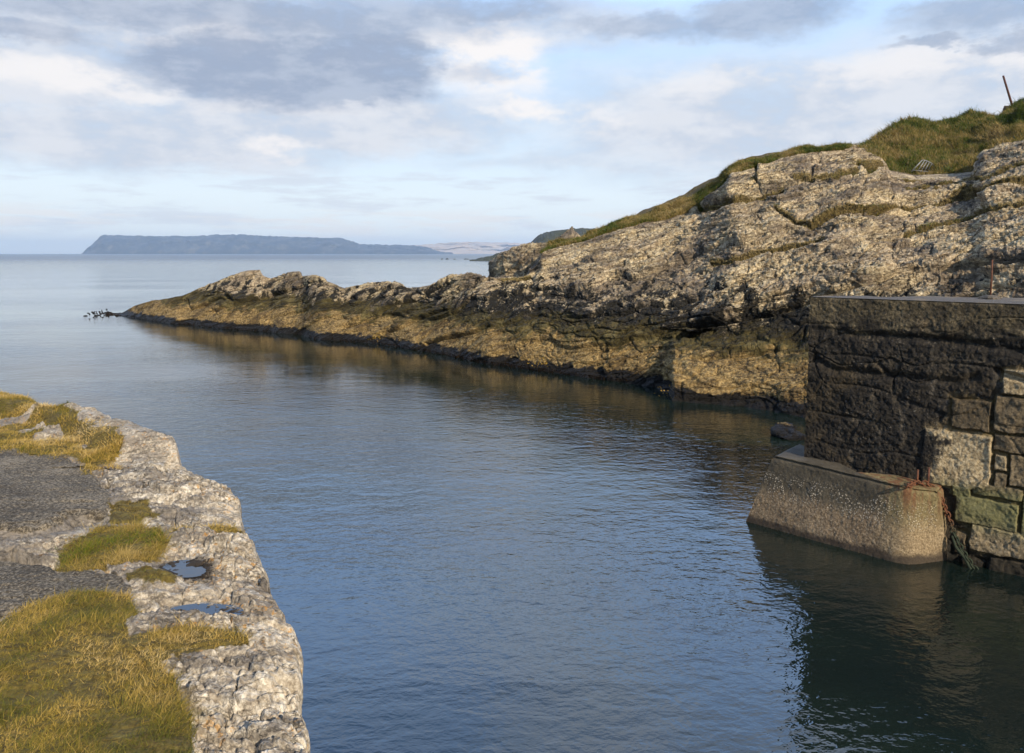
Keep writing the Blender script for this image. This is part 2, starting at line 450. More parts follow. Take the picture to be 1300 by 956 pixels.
def mat_chain():
    m, t, b = material('rust_and_weed')
    P = t.pos(); z = t.sep(P)[2]; n = t.noise(P, 40, 5, .7)
    c = t.mix(t.rng(t.m('ADD', z, t.m('MULTIPLY', n, .3)), .55, .8), t.ramp(n, [(.3, (.006, .010, .004)), (.7, (.022, .034, .014))]), t.ramp(n, [(.3, (.05, .016, .006)), (.7, (.17, .06, .02))]))
    t.put(b.inputs['Base Color'], c); b.inputs['Roughness'].default_value = .85; t.put(b.inputs['Normal'], t.bump(n, 1, .008))
    return m

def mat_sea():
    m, t, b = material('sea_water')
    P = t.pos()
    Q = t.mapping(P, rot=(0, 0, R(14)), sc_=(.62, 1, 1))
    Q2 = t.mapping(P, rot=(0, 0, R(-24)), sc_=(.7, 1, 1))
    calm = t.rng(t.noise(t.mapping(P, sc_=(.35, 1, 1)), .085, 4, .6), .36, .64, .30, 1.35)
    a = t.noise(Q, 2.6, 3, .5, .4); c = t.noise(Q2, 6.5, 3, .55, .3); d = t.noise(Q, .55, 3, .5); e = t.noise(Q2, 17, 2, .5)
    h = t.m('ADD', t.m('MULTIPLY', a, .034), t.m('ADD', t.m('MULTIPLY', c, .030), t.m('MULTIPLY', e, .009)))
    xy = t.sep(P); lee = t.rng(t.m('ADD', xy[0], xy[1]), 10, 20, 1, .5)
    h = t.m('MULTIPLY', t.m('ADD', t.m('MULTIPLY', h, calm), t.m('MULTIPLY', d, .06)), lee)
    t.put(b.inputs['Normal'], t.bump(h, 1, .5))
    t.put(b.inputs['Base Color'], t.mix(t.rng(t.noise(P, .2, 3), .4, .6), (.005, .010, .009), (.008, .015, .011)))
    t.put(b.inputs['Roughness'], t.rng(t.vm('LENGTH', P, None, 1), 30, 700, .04, .32, False)); b.inputs['IOR'].default_value = 1.6
    return m

M_cliff = mat_cliff(); M_quay = mat_quayrock(); M_wall = mat_wall(); M_deck = mat_deck(); M_block = mat_block()
M_turf = mat_turfground(); M_sea = mat_sea(); M_chain = mat_chain()
M_gq = mat_grass('quay_grass_blades', [(.08, (.05, .06, .01)), (.25, (.15, .135, .02)), (.42, (.34, .235, .045)), (.62, (.50, .34, .10)), (.85, (.62, .48, .24))])
M_gg = mat_grass('quay_green_blades', [(.10, (.04, .07, .006)), (.25, (.13, .15, .012)), (.40, (.29, .20, .04)), (.8, (.50, .36, .13))])
M_gh = mat_grass('hill_grass_blades', [(.12, (.025, .04, .006)), (.36, (.08, .11, .018)), (.5, (.17, .14, .035)), (.62, (.30, .215, .075)), (.85, (.45, .34, .15))])
M_rust = mat_simple('rusty_iron', [(.3, (.03, .01, .006)), (.7, (.16, .055, .02))], 30, .8, .004)
M_wood = mat_simple('dark_red_timber', [(.3, (.035, .014, .010)), (.7, (.10, .035, .025))], 12, .85, .01)
M_galv = mat_simple('weathered_galvanised_steel', [(.3, (.12, .12, .115)), (.7, (.28, .28, .27))], 20, .45, .002, .3)
M_weed = mat_simple('wet_kelp', [(.3, (.006, .004, .003)), (.7, (.02, .013, .007))], 10, .75, .01)
M_weed.node_tree.nodes['Principled BSDF'].inputs['Specular IOR Level'].default_value = .05
M_wrack = mat_simple('yellow_wrack', [(.3, (.25, .14, .01)), (.7, (.50, .32, .03))], 20, .6, .01)
M_earth = mat_simple('bare_brown_earth', [(.3, (.03, .018, .012)), (.7, (.10, .06, .035))], 6, .95, .05)
M_isle = mat_simple('island_rock_haze_blue', [(.36, (.012, .022, .04)), (.5, (.03, .04, .055)), (.66, (.10, .10, .10))], .012, .95, .1)  # blue of the distant haze is put into the rock colour
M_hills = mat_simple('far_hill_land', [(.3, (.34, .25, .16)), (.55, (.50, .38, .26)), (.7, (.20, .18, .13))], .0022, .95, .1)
M_farcl = mat_simple('dark_basalt_cliff', [(.3, (.012, .015, .010)), (.6, (.035, .04, .022)), (.8, (.07, .07, .035))], .05, .95, .1)

# ------------------------------------------------------------------ sea
def build_sea():
    n = 60
    g = np.concatenate([-np.geomspace(13500, 20, n), [0], np.geomspace(20, 13500, n)])
    X, Y = np.meshgrid(g, g); V = np.stack([X, Y, X * 0], -1)
    me = mesh_np('sea', V, grid_faces(len(g), len(g)))
    tag(link('sea', me, M_sea), 'calm rippled blue sea filling the harbour and reaching the horizon', 'sea', 'structure')
build_sea()

# ------------------------------------------------------------------ rock relief
EA = np.array([.7, -.7])
def strata(P, dip=.27):
    a = P[..., 0] * EA[0] + P[..., 1] * EA[1]
    w = fbm(P * .35, 3, 5) * .5
    q = P[..., 2] - dip * a + w
    return a, q, P[..., 0] * .7 + P[..., 1] * .7

def rock_disp(P, amp=1.0, dip=.27, s=0):
    a, q, c = strata(P, dip)
    # bedding: irregular layers
    def beds(q, th, s):
        k = q / th + 3 * vnoise(np.stack([a * .05 + s, c * .05, q * 0], -1), s)
        i = np.floor(k); f = k - i
        h = hsh(i.astype(np.int32), i.astype(np.int32) * 0 + s, i.astype(np.int32) * 0, s)
        prof = sst(0, .12, f) * (1 - .55 * f)
        return (h - .5) * 1.0 * sst(0, .1, f) * (1 - sst(.9, 1, f)) + prof - .6, i
    b1, i1 = beds(q, 1.15, 3 + s); b2, i2 = beds(q + .2 * vnoise(P * 1.1, 8), .37, 9 + s)
    SP = np.stack([a * 1.0, c * 1.0, q * 1.9], -1)
    f1, f2, idv = worley(SP * .8 + fbm(P * .9, 2, 3)[..., None] * .35, 11 + s)
    crack = 1 - sst(0, .10, f2 - f1)
    g1, g2, id2 = worley(SP * 3.0 + fbm(P * 3, 2, 13)[..., None] * .3, 21 + s)
    d = .17 * b1 + .08 * b2 + 0.08 * (idv - .5) - .07 * crack + .045 * (id2 - .5) - .02 * (1 - sst(0, .12, g2 - g1))
    d = d + .13 * fbm(P * .4, 3, 31 + s) + 0.038 * fbm(P * 2.4, 4, 33 + s, .55) + .030 * fbm(P * 11, 3, 37 + s, .6)
    return d * amp

# ------------------------------------------------------------------ headland
BASE = [(150, 399.5), (157, 401), (200, 408.5), (234, 412.5), (301, 419), (385, 424.5), (400, 431), (477, 436), (529, 445), (560, 450), (615, 462), (668, 469), (723, 476), (761, 482), (800, 486), (841, 492), (900, 500), (946, 506.5), (1023, 519), (1150, 545), (1300, 580), (1560, 640)]
FOOT = [(760, 482), (800, 487), (835, 493), (848, 500), (856, 511), (900, 515), (946, 518), (1023, 531), (1150, 556), (1300, 590), (1560, 645)]
CREST = [(150, 399), (157, 396), (172, 387), (200, 381), (234, 374), (250, 367), (271, 359), (290, 350), (311, 343), (330, 341), (335, 350), (343, 353), (361, 346), (380, 345), (384, 351), (400, 350), (418, 358), (437, 366), (452, 362), (480, 358), (505, 361), (523, 368), (548, 364), (572, 353), (597, 349), (615, 353), (634, 355), (665, 353), (680, 340), (688, 322), (700, 316), (741, 308), (776, 297), (820, 285), (851, 279), (889, 264), (914, 240), (929, 222), (951, 216), (976, 210), (1000, 202), (1060, 192), (1084, 189), (1101, 192), (1124, 204), (1131, 213), (1161, 219), (1218, 217), (1238, 214), (1251, 197), (1300, 182), (1400, 165), (1560, 160)]
SIL = [(150, 399), (660, 352), (675, 338), (690, 318), (700, 312), (738, 303), (757, 292), (776, 284), (801, 277), (820, 268), (845, 258), (870, 248), (892, 233), (926, 217), (939, 205), (955, 200), (976, 195.5), (1000, 193), (1027, 189), (1067, 184), (1084, 187), (1101, 191)]
LEDGES = [  # turf-filled bedding ledges: (polyline, half width px, groove depth, turf amount)
    ([(905, 334), (917, 331), (967, 316), (1005, 310), (1045, 306)], 3.5, .13, .9),
    ([(1034, 281), (1060, 272), (1101, 266), (1140, 264), (1184, 257), (1235, 242), (1300, 229), (1500, 200)], 3.2, .14, .9),
    ([(1010, 228), (1034, 227), (1060, 223), (1087, 216)], 4.5, .06, .8),
    ([(1150, 297), (1161, 294), (1201, 279), (1248, 261), (1300, 250), (1500, 220)], 3.5, .12, .85),
    ([(889, 266), (925, 257), (939, 253), (965, 248), (992, 240)], 4, .2, .9),
    ([(985, 262), (1010, 280), (1030, 283)], 4, .15, .6),
    ([(1090, 206), (1110, 214)], 4, .1, .8),
    ([(640, 357), (660, 355), (672, 356)], 3.5, .05, 1.0),
    ([(1150, 240), (1200, 236), (1250, 228), (1300, 214), (1500, 190)], 2.5, .08, .7),
]
CRACKS = [([(886, 268), (900, 263), (940, 252), (984, 240), (1030, 231)], 2.0, .28), ([(1030, 231), (1031, 211)], 1.5, .16), ([(960, 214), (962, 236)], 1.5, .2),
          ([(238, 380), (242, 392), (265, 385), (291, 376)], 1.2, .2), ([(270, 396), (279, 393), (312, 384), (346, 374), (372, 366)], 1.8, .3),
          ([(440, 414), (448, 412), (478, 400), (504, 386), (538, 379), (559, 368), (575, 358)], 1.6, .32), ([(485, 424), (495, 420), (522, 410), (548, 401), (566, 395)], 1.4, .22),
          ([(540, 437), (559, 431), (596, 421), (620, 414)], 1.2, .25), ([(284, 372), (296, 382)], 2, .25),
          ([(905, 412), (945, 404), (1000, 392), (1035, 380), (1120, 355), (1300, 330)], 2.5, .35), ([(860, 425), (905, 412)], 3, .4),
          ([(1230, 362), (1262, 356), (1300, 358)], 2.5, .4), ([(890, 456), (935, 450), (985, 440)], 2.5, .35)]

def build_headland():
    u = np.concatenate([np.linspace(149, 700, 760), np.linspace(700.7, 1330, 820), np.linspace(1331, 1560, 90)])
    v0 = pl(BASE, u); kk = np.hanning(71); kk /= kk.sum(); v0 = np.convolve(np.pad(v0, 35, 'edge'), kk, 'valid') + .7 * vnoise(np.stack([u * .05, u * 0, u * 0], -1))
    B = at_z(u, v0, 0.0); Yb = B[:, 1]
    w = pl([(150, .4), (170, 1.6), (250, 3.2), (340, 4), (450, 4), (600, 4.6), (665, 5), (700, 8.5), (800, 10), (900, 12), (1000, 14), (1100, 15.5), (1200, 16), (1300, 16.5), (1560, 18)], u)
    Yc = Yb + w
    zc = at_Y(u, pl(CREST, u), Yc)[:, 2]
    zc = np.maximum(zc, .12)
    gw = pl([(150, .8), (300, 1.0), (660, 1.2), (690, 2.0), (760, 3.5), (900, 4.5), (1000, 4.5), (1070, 2.0), (1100, 1.5), (1560, 1.5)], u)
    vs = np.where((u > 672) & (u < 1098), pl(SIL, u), pl(CREST, u) + 1.5)
    Ys = Yc + gw; zs = at_Y(u, vs, Ys)[:, 2]
    # profile control rows: fraction of width, height
    big = sst(600, 760, u)                                   # 0 spur, 1 main cliff
    led = sst(846, 862, u)                                   # projecting ledge
    sh = np.minimum(1.0, zc * .3) * (1 - big) + 1.0 * big    # top of the tidal shelf
    rows = []
    Yf = np.where(u > 770, at_z(u, pl(FOOT, u), 0.0)[:, 1], Yb); Yf = np.minimum(Yf, Yb); lw = Yf - Yb
    def row(dY, z, l=0): rows.append((Yb + dY + l * lw, z + 0 * u))
    row(-1.6 + 0 * u, -1.6 + 0 * u, 1)
    row(-.15 + 0 * u, -.35 + 0 * u, 1)
    row(.02 * w, .10 * sh, 1)
    row(w * (.10 * (1 - big) + .045 * big), .5 * sh, 1)
    row(w * (.24 * (1 - big) + .10 * big), sh - .05 * led, .72)
    row(w * (.34 * (1 - big) + .15 * big), sh + .12 * (zc - sh))
    row(w * (.45 * (1 - big) + .165 * big), sh + .24 * (zc - sh) * (1 - big) + (.16 * (zc - sh)) * big)
    row(w * (.60 * (1 - big) + .22 * big), sh + .48 * (zc - sh) * (1 - big) + .30 * (zc - sh) * big)
    row(w * (.76 * (1 - big) + .42 * big), sh + .74 * (zc - sh) * (1 - big) + .53 * (zc - sh) * big)
    row(w * (.90 * (1 - big) + .68 * big), sh + .92 * (zc - sh) * (1 - big) + .76 * (zc - sh) * big)
    row(w, zc)
    rows.append((Ys, zs))
    drop = pl([(150, 1), (650, 1), (760, .25), (1080, .2), (1130, .1), (1560, .05)], u)
    row(w + gw + 2.0, np.maximum(zs - .5 - 1.2 * drop, -1.5))
    row(w + gw + 5.0, np.where(drop > .8, -1.5, zs - 1.6 - 3 * drop))
    row(w + gw + 16.0, np.where(drop > .8, -1.6, -1.6 + 0 * u + (zs + .6) * (1 - sst(.3, .05, drop) * 0) * (drop < .15)))
    cnt = [6, 12, 30, 40, 44, 34, 44, 70, 90, 90, 60, 24, 18, 12]
    # smooth (Catmull-like) interpolation down each column
    K = len(rows); YY = np.array([r[0] for r in rows]); ZZ = np.array([r[1] for r in rows])
    Yr, Zr = [], []
    for k in range(K - 1):
        for j in range(cnt[k]):
            t = j / cnt[k]
            if 3 <= k <= 9:
                a, b_, c, d = [np.clip(k + o, 0, K - 1) for o in (-1, 0, 1, 2)]
                f = lambda A: .5 * (2 * A[b_] + (A[c] - A[a]) * t + (2 * A[a] - 5 * A[b_] + 4 * A[c] - A[d]) * t * t + (3 * A[b_] - A[a] - 3 * A[c] + A[d]) * t ** 3)
                Yr.append(f(YY) * .5 + .5 * (YY[k] * (1 - t) + YY[k + 1] * t)); Zr.append(f(ZZ) * .5 + .5 * (ZZ[k] * (1 - t) + ZZ[k + 1] * t))
            else:
                Yr.append(YY[k] * (1 - t) + YY[k + 1] * t); Zr.append(ZZ[k] * (1 - t) + ZZ[k + 1] * t)
    Yr.append(YY[-1]); Zr.append(ZZ[-1])
    Yr = np.array(Yr); Zr = np.array(Zr)
    G = at_Yz(u[None, :] + 0 * Yr, Yr, Zr)
    N = -gnormal(G); N = np.where(N[..., 1:2] * 0 + (N[..., 2:3] < -.2), -N, N)
    N[..., 2] = np.abs(N[..., 2]) * .6; N /= np.linalg.norm(N, axis=-1, keepdims=True)
    pu, pv = proj(G)
    amp = .65 + .35 * sst(0, 2.5, G[..., 2]) 
    amp = amp * pl([(150, .15), (175, .5), (230, .7), (700, 1), (760, 1.25), (1560, 1.35)], u)[None, :]
    D = rock_disp(G) * amp
    ncr = sum(cnt[:10]); rown = np.arange(len(Yr))[:, None] + 0 * pu
    # grass cap: smooth mounds instead of rock
    cap = sst(ncr - 3, ncr + 6, rown) * sst(676, 700, pu) * (1 - sst(1070, 1090, pu))
    D = D * (1 - .75 * cap) + cap * (.16 * fbm(G * 1.3, 3, 77) + .1)
    # keep the crest line itself calmer so the outline stays
    D = D * (1 - .45 * np.exp(-((rown - ncr) / 14.0) ** 2))
    dipm = sst(1112, 1135, pu) * (1 - sst(1232, 1245, pu)) * sst(ncr - 60, ncr - 10, rown); D = D * (1 - .85 * dipm) - .14 * dipm
    turf = cap.copy()
    front = rown < ncr + 8
    for line, wd, dep, tf in LEDGES:
        d, sg = dist_poly(pu, pv + 3 * vnoise(G * .8, 5), line)
        g = np.exp(-(d / wd) ** 2) * front
        D = D - dep * g * (sg > 0) - dep * .4 * g
        turf = np.maximum(turf, tf * np.exp(-(d / (wd * 1.1)) ** 2) * front * (G[..., 2] > 2))
    for line, wd, dep in CRACKS:
        d, sg = dist_poly(pu, pv + 2.0 * vnoise(G * 1.2, 6), line)
        D = D - dep * np.exp(-(d / wd) ** 2) * front + .10 * np.exp(-((d - 3 * wd) / (3 * wd)) ** 2) * (sg < 0) * front
    # scattered turf higher up
    pn = fbm(G * np.array([.5, .5, 1.6]), 4, 41)
    turf = np.maximum(turf, .6 * sst(.6, .85, pn) * sst(4, 5.5, G[..., 2]))
    back = sst(ncr + 30, ncr + 50, rown); D = D * (1 - .6 * back); turf = np.maximum(turf, back * (G[..., 2] > 2.6))
    G2 = G + N * D[..., None]
    me = mesh_np('headland', G2, grid_faces(*G.shape[:2]), {'turf': turf})
    tag(link('headland', me, M_cliff), 'long limestone headland with pale weathered face, black tide band and turf top', 'headland', 'structure')
    return G2, turf, rown, ncr, pu
HG, HT, HR, NCR, HPU = build_headland()

def build_outcrop(name, uu, yy, vt, zb, label, n=(180, 130), dip=.27, s=5, back=6, amp=.8, mat=None, cat='rock'):
    """rock mass behind the crest: plan polyline given by columns uu at depths yy, top outline vt"""
    k = np.linspace(0, len(uu) - 1, n[0]); i = np.arange(len(uu))
    u = np.interp(k, i, uu); Y = np.interp(k, i, yy); v = np.interp(k, i, vt)
    zt = at_Y(u, v, Y + .8)[:, 2]
    rows = [(Y - .4, zb + 0 * u), (Y + .1, zb * .4 + zt * .6), (Y + .3, zb * .12 + zt * .88), (Y + .8, zt), (Y + back * .5, zt - .15), (Y + back, zb + 0 * u - 1)]
    cnt = [50, 30, 20, 30, 20]
    Yr, Zr = [], []
    for a in range(len(cnt)):
        for j in range(cnt[a]):
            t = j / cnt[a]; Yr.append(rows[a][0] * (1 - t) + rows[a + 1][0] * t); Zr.append(rows[a][1] * (1 - t) + rows[a + 1][1] * t)
    Yr = np.array(Yr); Zr = np.array(Zr)
    G = at_Yz(u[None] + 0 * Yr, Yr, Zr)
    N = -gnormal(G); D = rock_disp(G, amp, dip, s) * (1 - .4 * np.exp(-((np.arange(len(Yr))[:, None] - 100) / 10.) ** 2))
    turf = sst(104, 112, np.arange(len(Yr)))[:, None] * sst(672, 690, u)[None, :] * (0.9)
    me = mesh_np(name, G + N * D[..., None], grid_faces(*G.shape[:2]), {'turf': turf})
    return tag(link(name, me, mat or M_cliff), label, cat)

o = build_outcrop('rock_bluff', [628, 625, 623, 622.5, 624, 630, 638, 650, 661, 675, 692, 705, 740], [60, 52, 46, 42.5, 41, 40, 39.5, 39, 38.5, 38, 37.5, 37, 37],
              [335, 333, 334, 337, 332, 326, 320, 316, 313, 309, 307, 304, 300], -1.0, 'dark sided limestone bluff behind the crest, where the low spur meets the high cliff', s=6, cat='bluff')
o['kind'] = 'structure'
build_outcrop('rock_pinnacle', [700, 706, 712, 718, 723, 725.5, 727, 728.5, 731, 736, 742], [39, 38.5, 38, 38, 38, 38, 38, 38, 38.2, 38.6, 39],
              [306, 302, 299, 294, 291, 288, 287.5, 292, 294, 299, 306], 2.0, 'small pointed pale rock standing on the skyline at the seaward end of the turf', n=(140, 100), s=9, back=1.6, amp=.25, cat='rock')

# ------------------------------------------------------------------ grassy hill behind the cliff, on the right
def build_hill():
    HS = [(1050, 200), (1075, 192), (1084, 187), (1110, 176), (1134, 165), (1154, 155.5), (1165, 155), (1178, 157), (1195, 158), (1211, 155.5), (1222, 149), (1248, 147.5), (1262, 149), (1272, 150.5), (1278, 143), (1287, 134), (1300, 129), (1340, 120), (1400, 118), (1500, 122), (1560, 140)]
    u = np.linspace(1050, 1560, 620)
    vf = pl(CREST, u) + 9
    Yf = at_z(u, pl(BASE, u), 0)[:, 1] + pl([(1000, 14), (1100, 15.5), (1200, 16), (1300, 16.5), (1560, 18)], u) + .6
    zf = at_Y(u, vf, Yf)[:, 2]
    Yt = Yf + pl([(1050, 3), (1130, 8), (1200, 11), (1300, 12), (1560, 14)], u); zt = at_Y(u, pl(HS, u), Yt)[:, 2]
    rows = [(Yf, zf - .6), (Yf + .3, zf)]
    for f, g in ((.25, .14), (.5, .42), (.72, .74), (.88, .93), (1, 1)):
        rows.append((Yf + (Yt - Yf) * f, zf + (zt - zf) * g))
    rows += [(Yt + 3, zt - .3), (Yt + 14, zt - 5)]
    cnt = [4, 50, 70, 70, 50, 40, 20, 14]
    Yr, Zr = [], []
    for a in range(len(cnt)):
        for j in range(cnt[a]):
            t = j / cnt[a]; Yr.append(rows[a][0] * (1 - t) + rows[a + 1][0] * t); Zr.append(rows[a][1] * (1 - t) + rows[a + 1][1] * t)
    Yr = np.array(Yr); Zr = np.array(Zr); G = at_Yz(u[None] + 0 * Yr, Yr, Zr)
    r = np.arange(len(Yr))[:, None]; ntop = sum(cnt[:6])
    N = -gnormal(G); N[..., 2] = np.abs(N[..., 2])
    D = .6 * fbm(G * .4, 3, 61) + .34 * fbm(G * np.array([1.4, 1.4, .8]), 3, 63) + .05 * fbm(G * 5, 2, 65)
    D = D * (1 - .7 * np.exp(-((r - ntop) / 16.) ** 2))
    G2 = G + N * D[..., None]
    me = mesh_np('grassy_hill', G2, grid_faces(*G.shape[:2]))
    tag(link('grassy_hill', me, M_turf), 'steep green and brown grassy hill rising behind the cliff at the right', 'hill', 'structure')
    return G2[8:ntop + 18]
HILL = build_hill()

# ------------------------------------------------------------------ grass blades
def blades(name, P, H, W, mat, lean=(.3, .1), spread=.5, normal=None, seg=3, seedv=1, rv=None):
    r = np.random.default_rng(seedv); n = len(P)
    H = np.broadcast_to(H, n) * r.uniform(.55, 1.25, n) * np.where(r.random(n) < .06, 1.8, 1.0)
    W = np.broadcast_to(W, n) * r.uniform(.7, 1.3, n)
    th = r.uniform(0, 2 * np.pi, n)
    side = np.stack([np.cos(th), np.sin(th), 0 * th], -1)
    d = np.stack([lean[0] + spread * r.normal(size=n), lean[1] + spread * r.normal(size=n), np.ones(n)], -1)
    if normal is not None: d = d + normal * .7
    d /= np.linalg.norm(d, axis=1, keepdims=True)
    b = np.stack([lean[0] * .8 + .5 * r.normal(size=n), lean[1] * .8 + .5 * r.normal(size=n), -.35 - .4 * r.random(n)], -1)
    V = []
    for k in range(seg + 1):
        t = k / seg
        c = P + (d * t + b * (t * t * .6)) * H[:, None]
        wd = W * (1 - t) ** .7 * .5
        if k < seg: V += [c - side * wd[:, None], c + side * wd[:, None]]
        else: V.append(c)
    V = np.stack(V, 1); m = V.shape[1]
    tri = []
    for k in range(seg - 1):
        a = 2 * k; tri += [(a, a + 1, a + 3), (a, a + 3, a + 2)]
    a = 2 * (seg - 1); tri.append((a, a + 1, a + 2))
    Fc = (np.arange(n)[:, None, None] * m + np.array(tri)[None]).reshape(-1, 3)
    rv = r.random(n) if rv is None else np.clip(rv + .25 * r.normal(size=n), 0, 1)
    me = mesh_np(name, V.reshape(-1, 3), Fc, {'rnd': np.repeat(rv, m)}, smooth=False)
    return link(name, me, mat)

def sample_grid(G, wgt, n, seedv=3):
    """area-weighted random points on a grid surface; also returns cell indices"""
    r = np.random.default_rng(seedv)
    du = G[:-1, 1:] - G[:-1, :-1]; dv = G[1:, :-1] - G[:-1, :-1]
    A = np.linalg.norm(np.cross(du, dv), axis=-1) * wgt[:-1, :-1]
    c = np.cumsum(A.ravel()); i = np.searchsorted(c, r.random(n) * c[-1])
    iy, ix = np.unravel_index(np.clip(i, 0, A.size - 1), A.shape)
    a, b_ = r.random((2, n, 1))
    P = G[iy, ix] + du[iy, ix] * a + dv[iy, ix] * b_
    N = -np.cross(du[iy, ix], dv[iy, ix]); N /= np.linalg.norm(N, axis=1, keepdims=True) + 1e-9
    N = np.where(N[:, 2:3] < 0, -N, N)
    return P, N, iy, ix

# turf on top of the headland and in its ledges
wg = np.where((HT > .45) & (HR < NCR + 34) & (HG[..., 2] > 2.2), 1.0, 0.0) * (HPU < 1330)
capm = (HR > NCR - 4) & (HPU > 676) & (HPU < 1092)
P1, N1, _, _ = sample_grid(HG, wg * capm, 90000, 5)
o = blades('grass', P1, .17, .022, M_gh, lean=(-.1, .1), spread=.35, normal=N1, seg=2, seedv=11, rv=.5 + .5 * fbm(P1 * .8, 3, 302, .6))
tag(o, 'olive and brown turf along the crest of the headland', 'grass', 'stuff')
P2, N2, _, _ = sample_grid(HG, wg * (~capm) * (HR < NCR), 24000, 6)
o = blades('grass', P2, .075, .02, M_gh, lean=(-.1, 0), spread=.45, normal=N2, seg=2, seedv=12, rv=np.full(len(P2), .8))
tag(o, 'brown turf growing in the bedding ledges of the cliff face', 'grass', 'stuff')
P3, N3, _, _ = sample_grid(HILL, np.ones(HILL.shape[:2]), 150000, 7)
o = blades('grass', P3, .30, .026, M_gh, lean=(-.15, .05), spread=.35, normal=N3, seg=2, seedv=13, rv=.5 + .75 * fbm(P3 * .45, 4, 301, .6))
tag(o, 'long green and straw grass covering the hill behind the cliff', 'grass', 'stuff')

# ------------------------------------------------------------------ left quay of rough rock
ZQ = 2.2
EDGE = [(484, -190), (490, -100), (500, -12), (503, 40), (509, 56), (512, 80), (514, 128), (520, 136), (527, 138), (532, 151), (537, 178), (546, 199), (553, 209), (562, 214), (574, 213), (580, 220), (587, 236), (592, 250), (598, 262), (610, 285), (631, 302), (655, 309), (672, 323), (692, 326), (725, 338), (753, 358), (774, 364), (798, 375), (827, 382), (865, 385), (900, 390), (960, 402), (1100, 430), (1500, 560), (2600, 1000)]
PAVED = [[(-200, 560), (0, 567), (25, 573), (52, 582), (94, 586), (117, 595), (125, 615), (144, 632), (138, 653), (88, 655), (58, 664), (33, 668), (0, 669), (-200, 672)],
         [(-200, 700), (0, 708), (53, 712), (77, 725), (143, 731), (171, 749), (155, 761), (102, 763), (53, 771), (0, 784), (-200, 800)]]
GR = [  # (polygon, name label, blades per m2, height, material key)
    ([(-150, 497), (0, 503), (25, 502), (50, 510), (80, 512), (62, 522), (88, 533), (98, 548), (110, 563), (148, 568), (157, 578), (142, 591), (115, 595), (90, 586), (55, 582), (20, 573), (-150, 562)], 'long ochre green grass on the far corner of the quay', .07, 'q'),
    ([(142, 641), (175, 640), (207, 646), (197, 655), (168, 667), (142, 660)], 'low yellow green cushion of moss grass between two rock slabs', .03, 'g'),
    ([(72, 702), (105, 690), (128, 681), (160, 674), (192, 681), (212, 696), (200, 706), (168, 716), (130, 726), (90, 727), (70, 720)], 'swept tussock of bright green and straw grass between the two paved patches', .085, 'g'),
    ([(200, 690), (235, 680), (275, 678), (300, 676), (298, 668), (262, 668), (240, 672), (212, 684)], 'dry straw tuft reaching towards the quay edge', .06, 'q'),
    ([(-150, 800), (0, 790), (40, 772), (100, 764), (160, 765), (172, 790), (158, 808), (168, 822), (240, 816), (310, 818), (314, 830), (255, 842), (218, 843), (205, 853), (222, 867), (235, 900), (250, 1000), (-150, 1000)], 'thick golden green grass in the near corner of the quay', .065, 'q'),
    ([(160, 735), (200, 733), (226, 738), (222, 745), (190, 748), (165, 744)], 'thin strip of brown grass beside the upper rain pool', .035, 'q'),
]
BARE = [[(20, 548), (55, 546), (60, 550), (25, 553)], [(28, 560), (52, 555), (62, 549), (76, 550), (82, 558), (78, 563), (60, 561), (45, 563)], [(-20, 541), (20, 536), (50, 535), (30, 541), (-20, 546)], [(100, 570), (112, 575), (108, 578), (96, 573)]]
POOLS = [((236, 722), (30, 11)), ((262, 776), (42, 10)), ((228, 779), (22, 7))]

def ground_px(P):
    Q = P.copy(); Q[..., 2] = ZQ; return proj(Q)

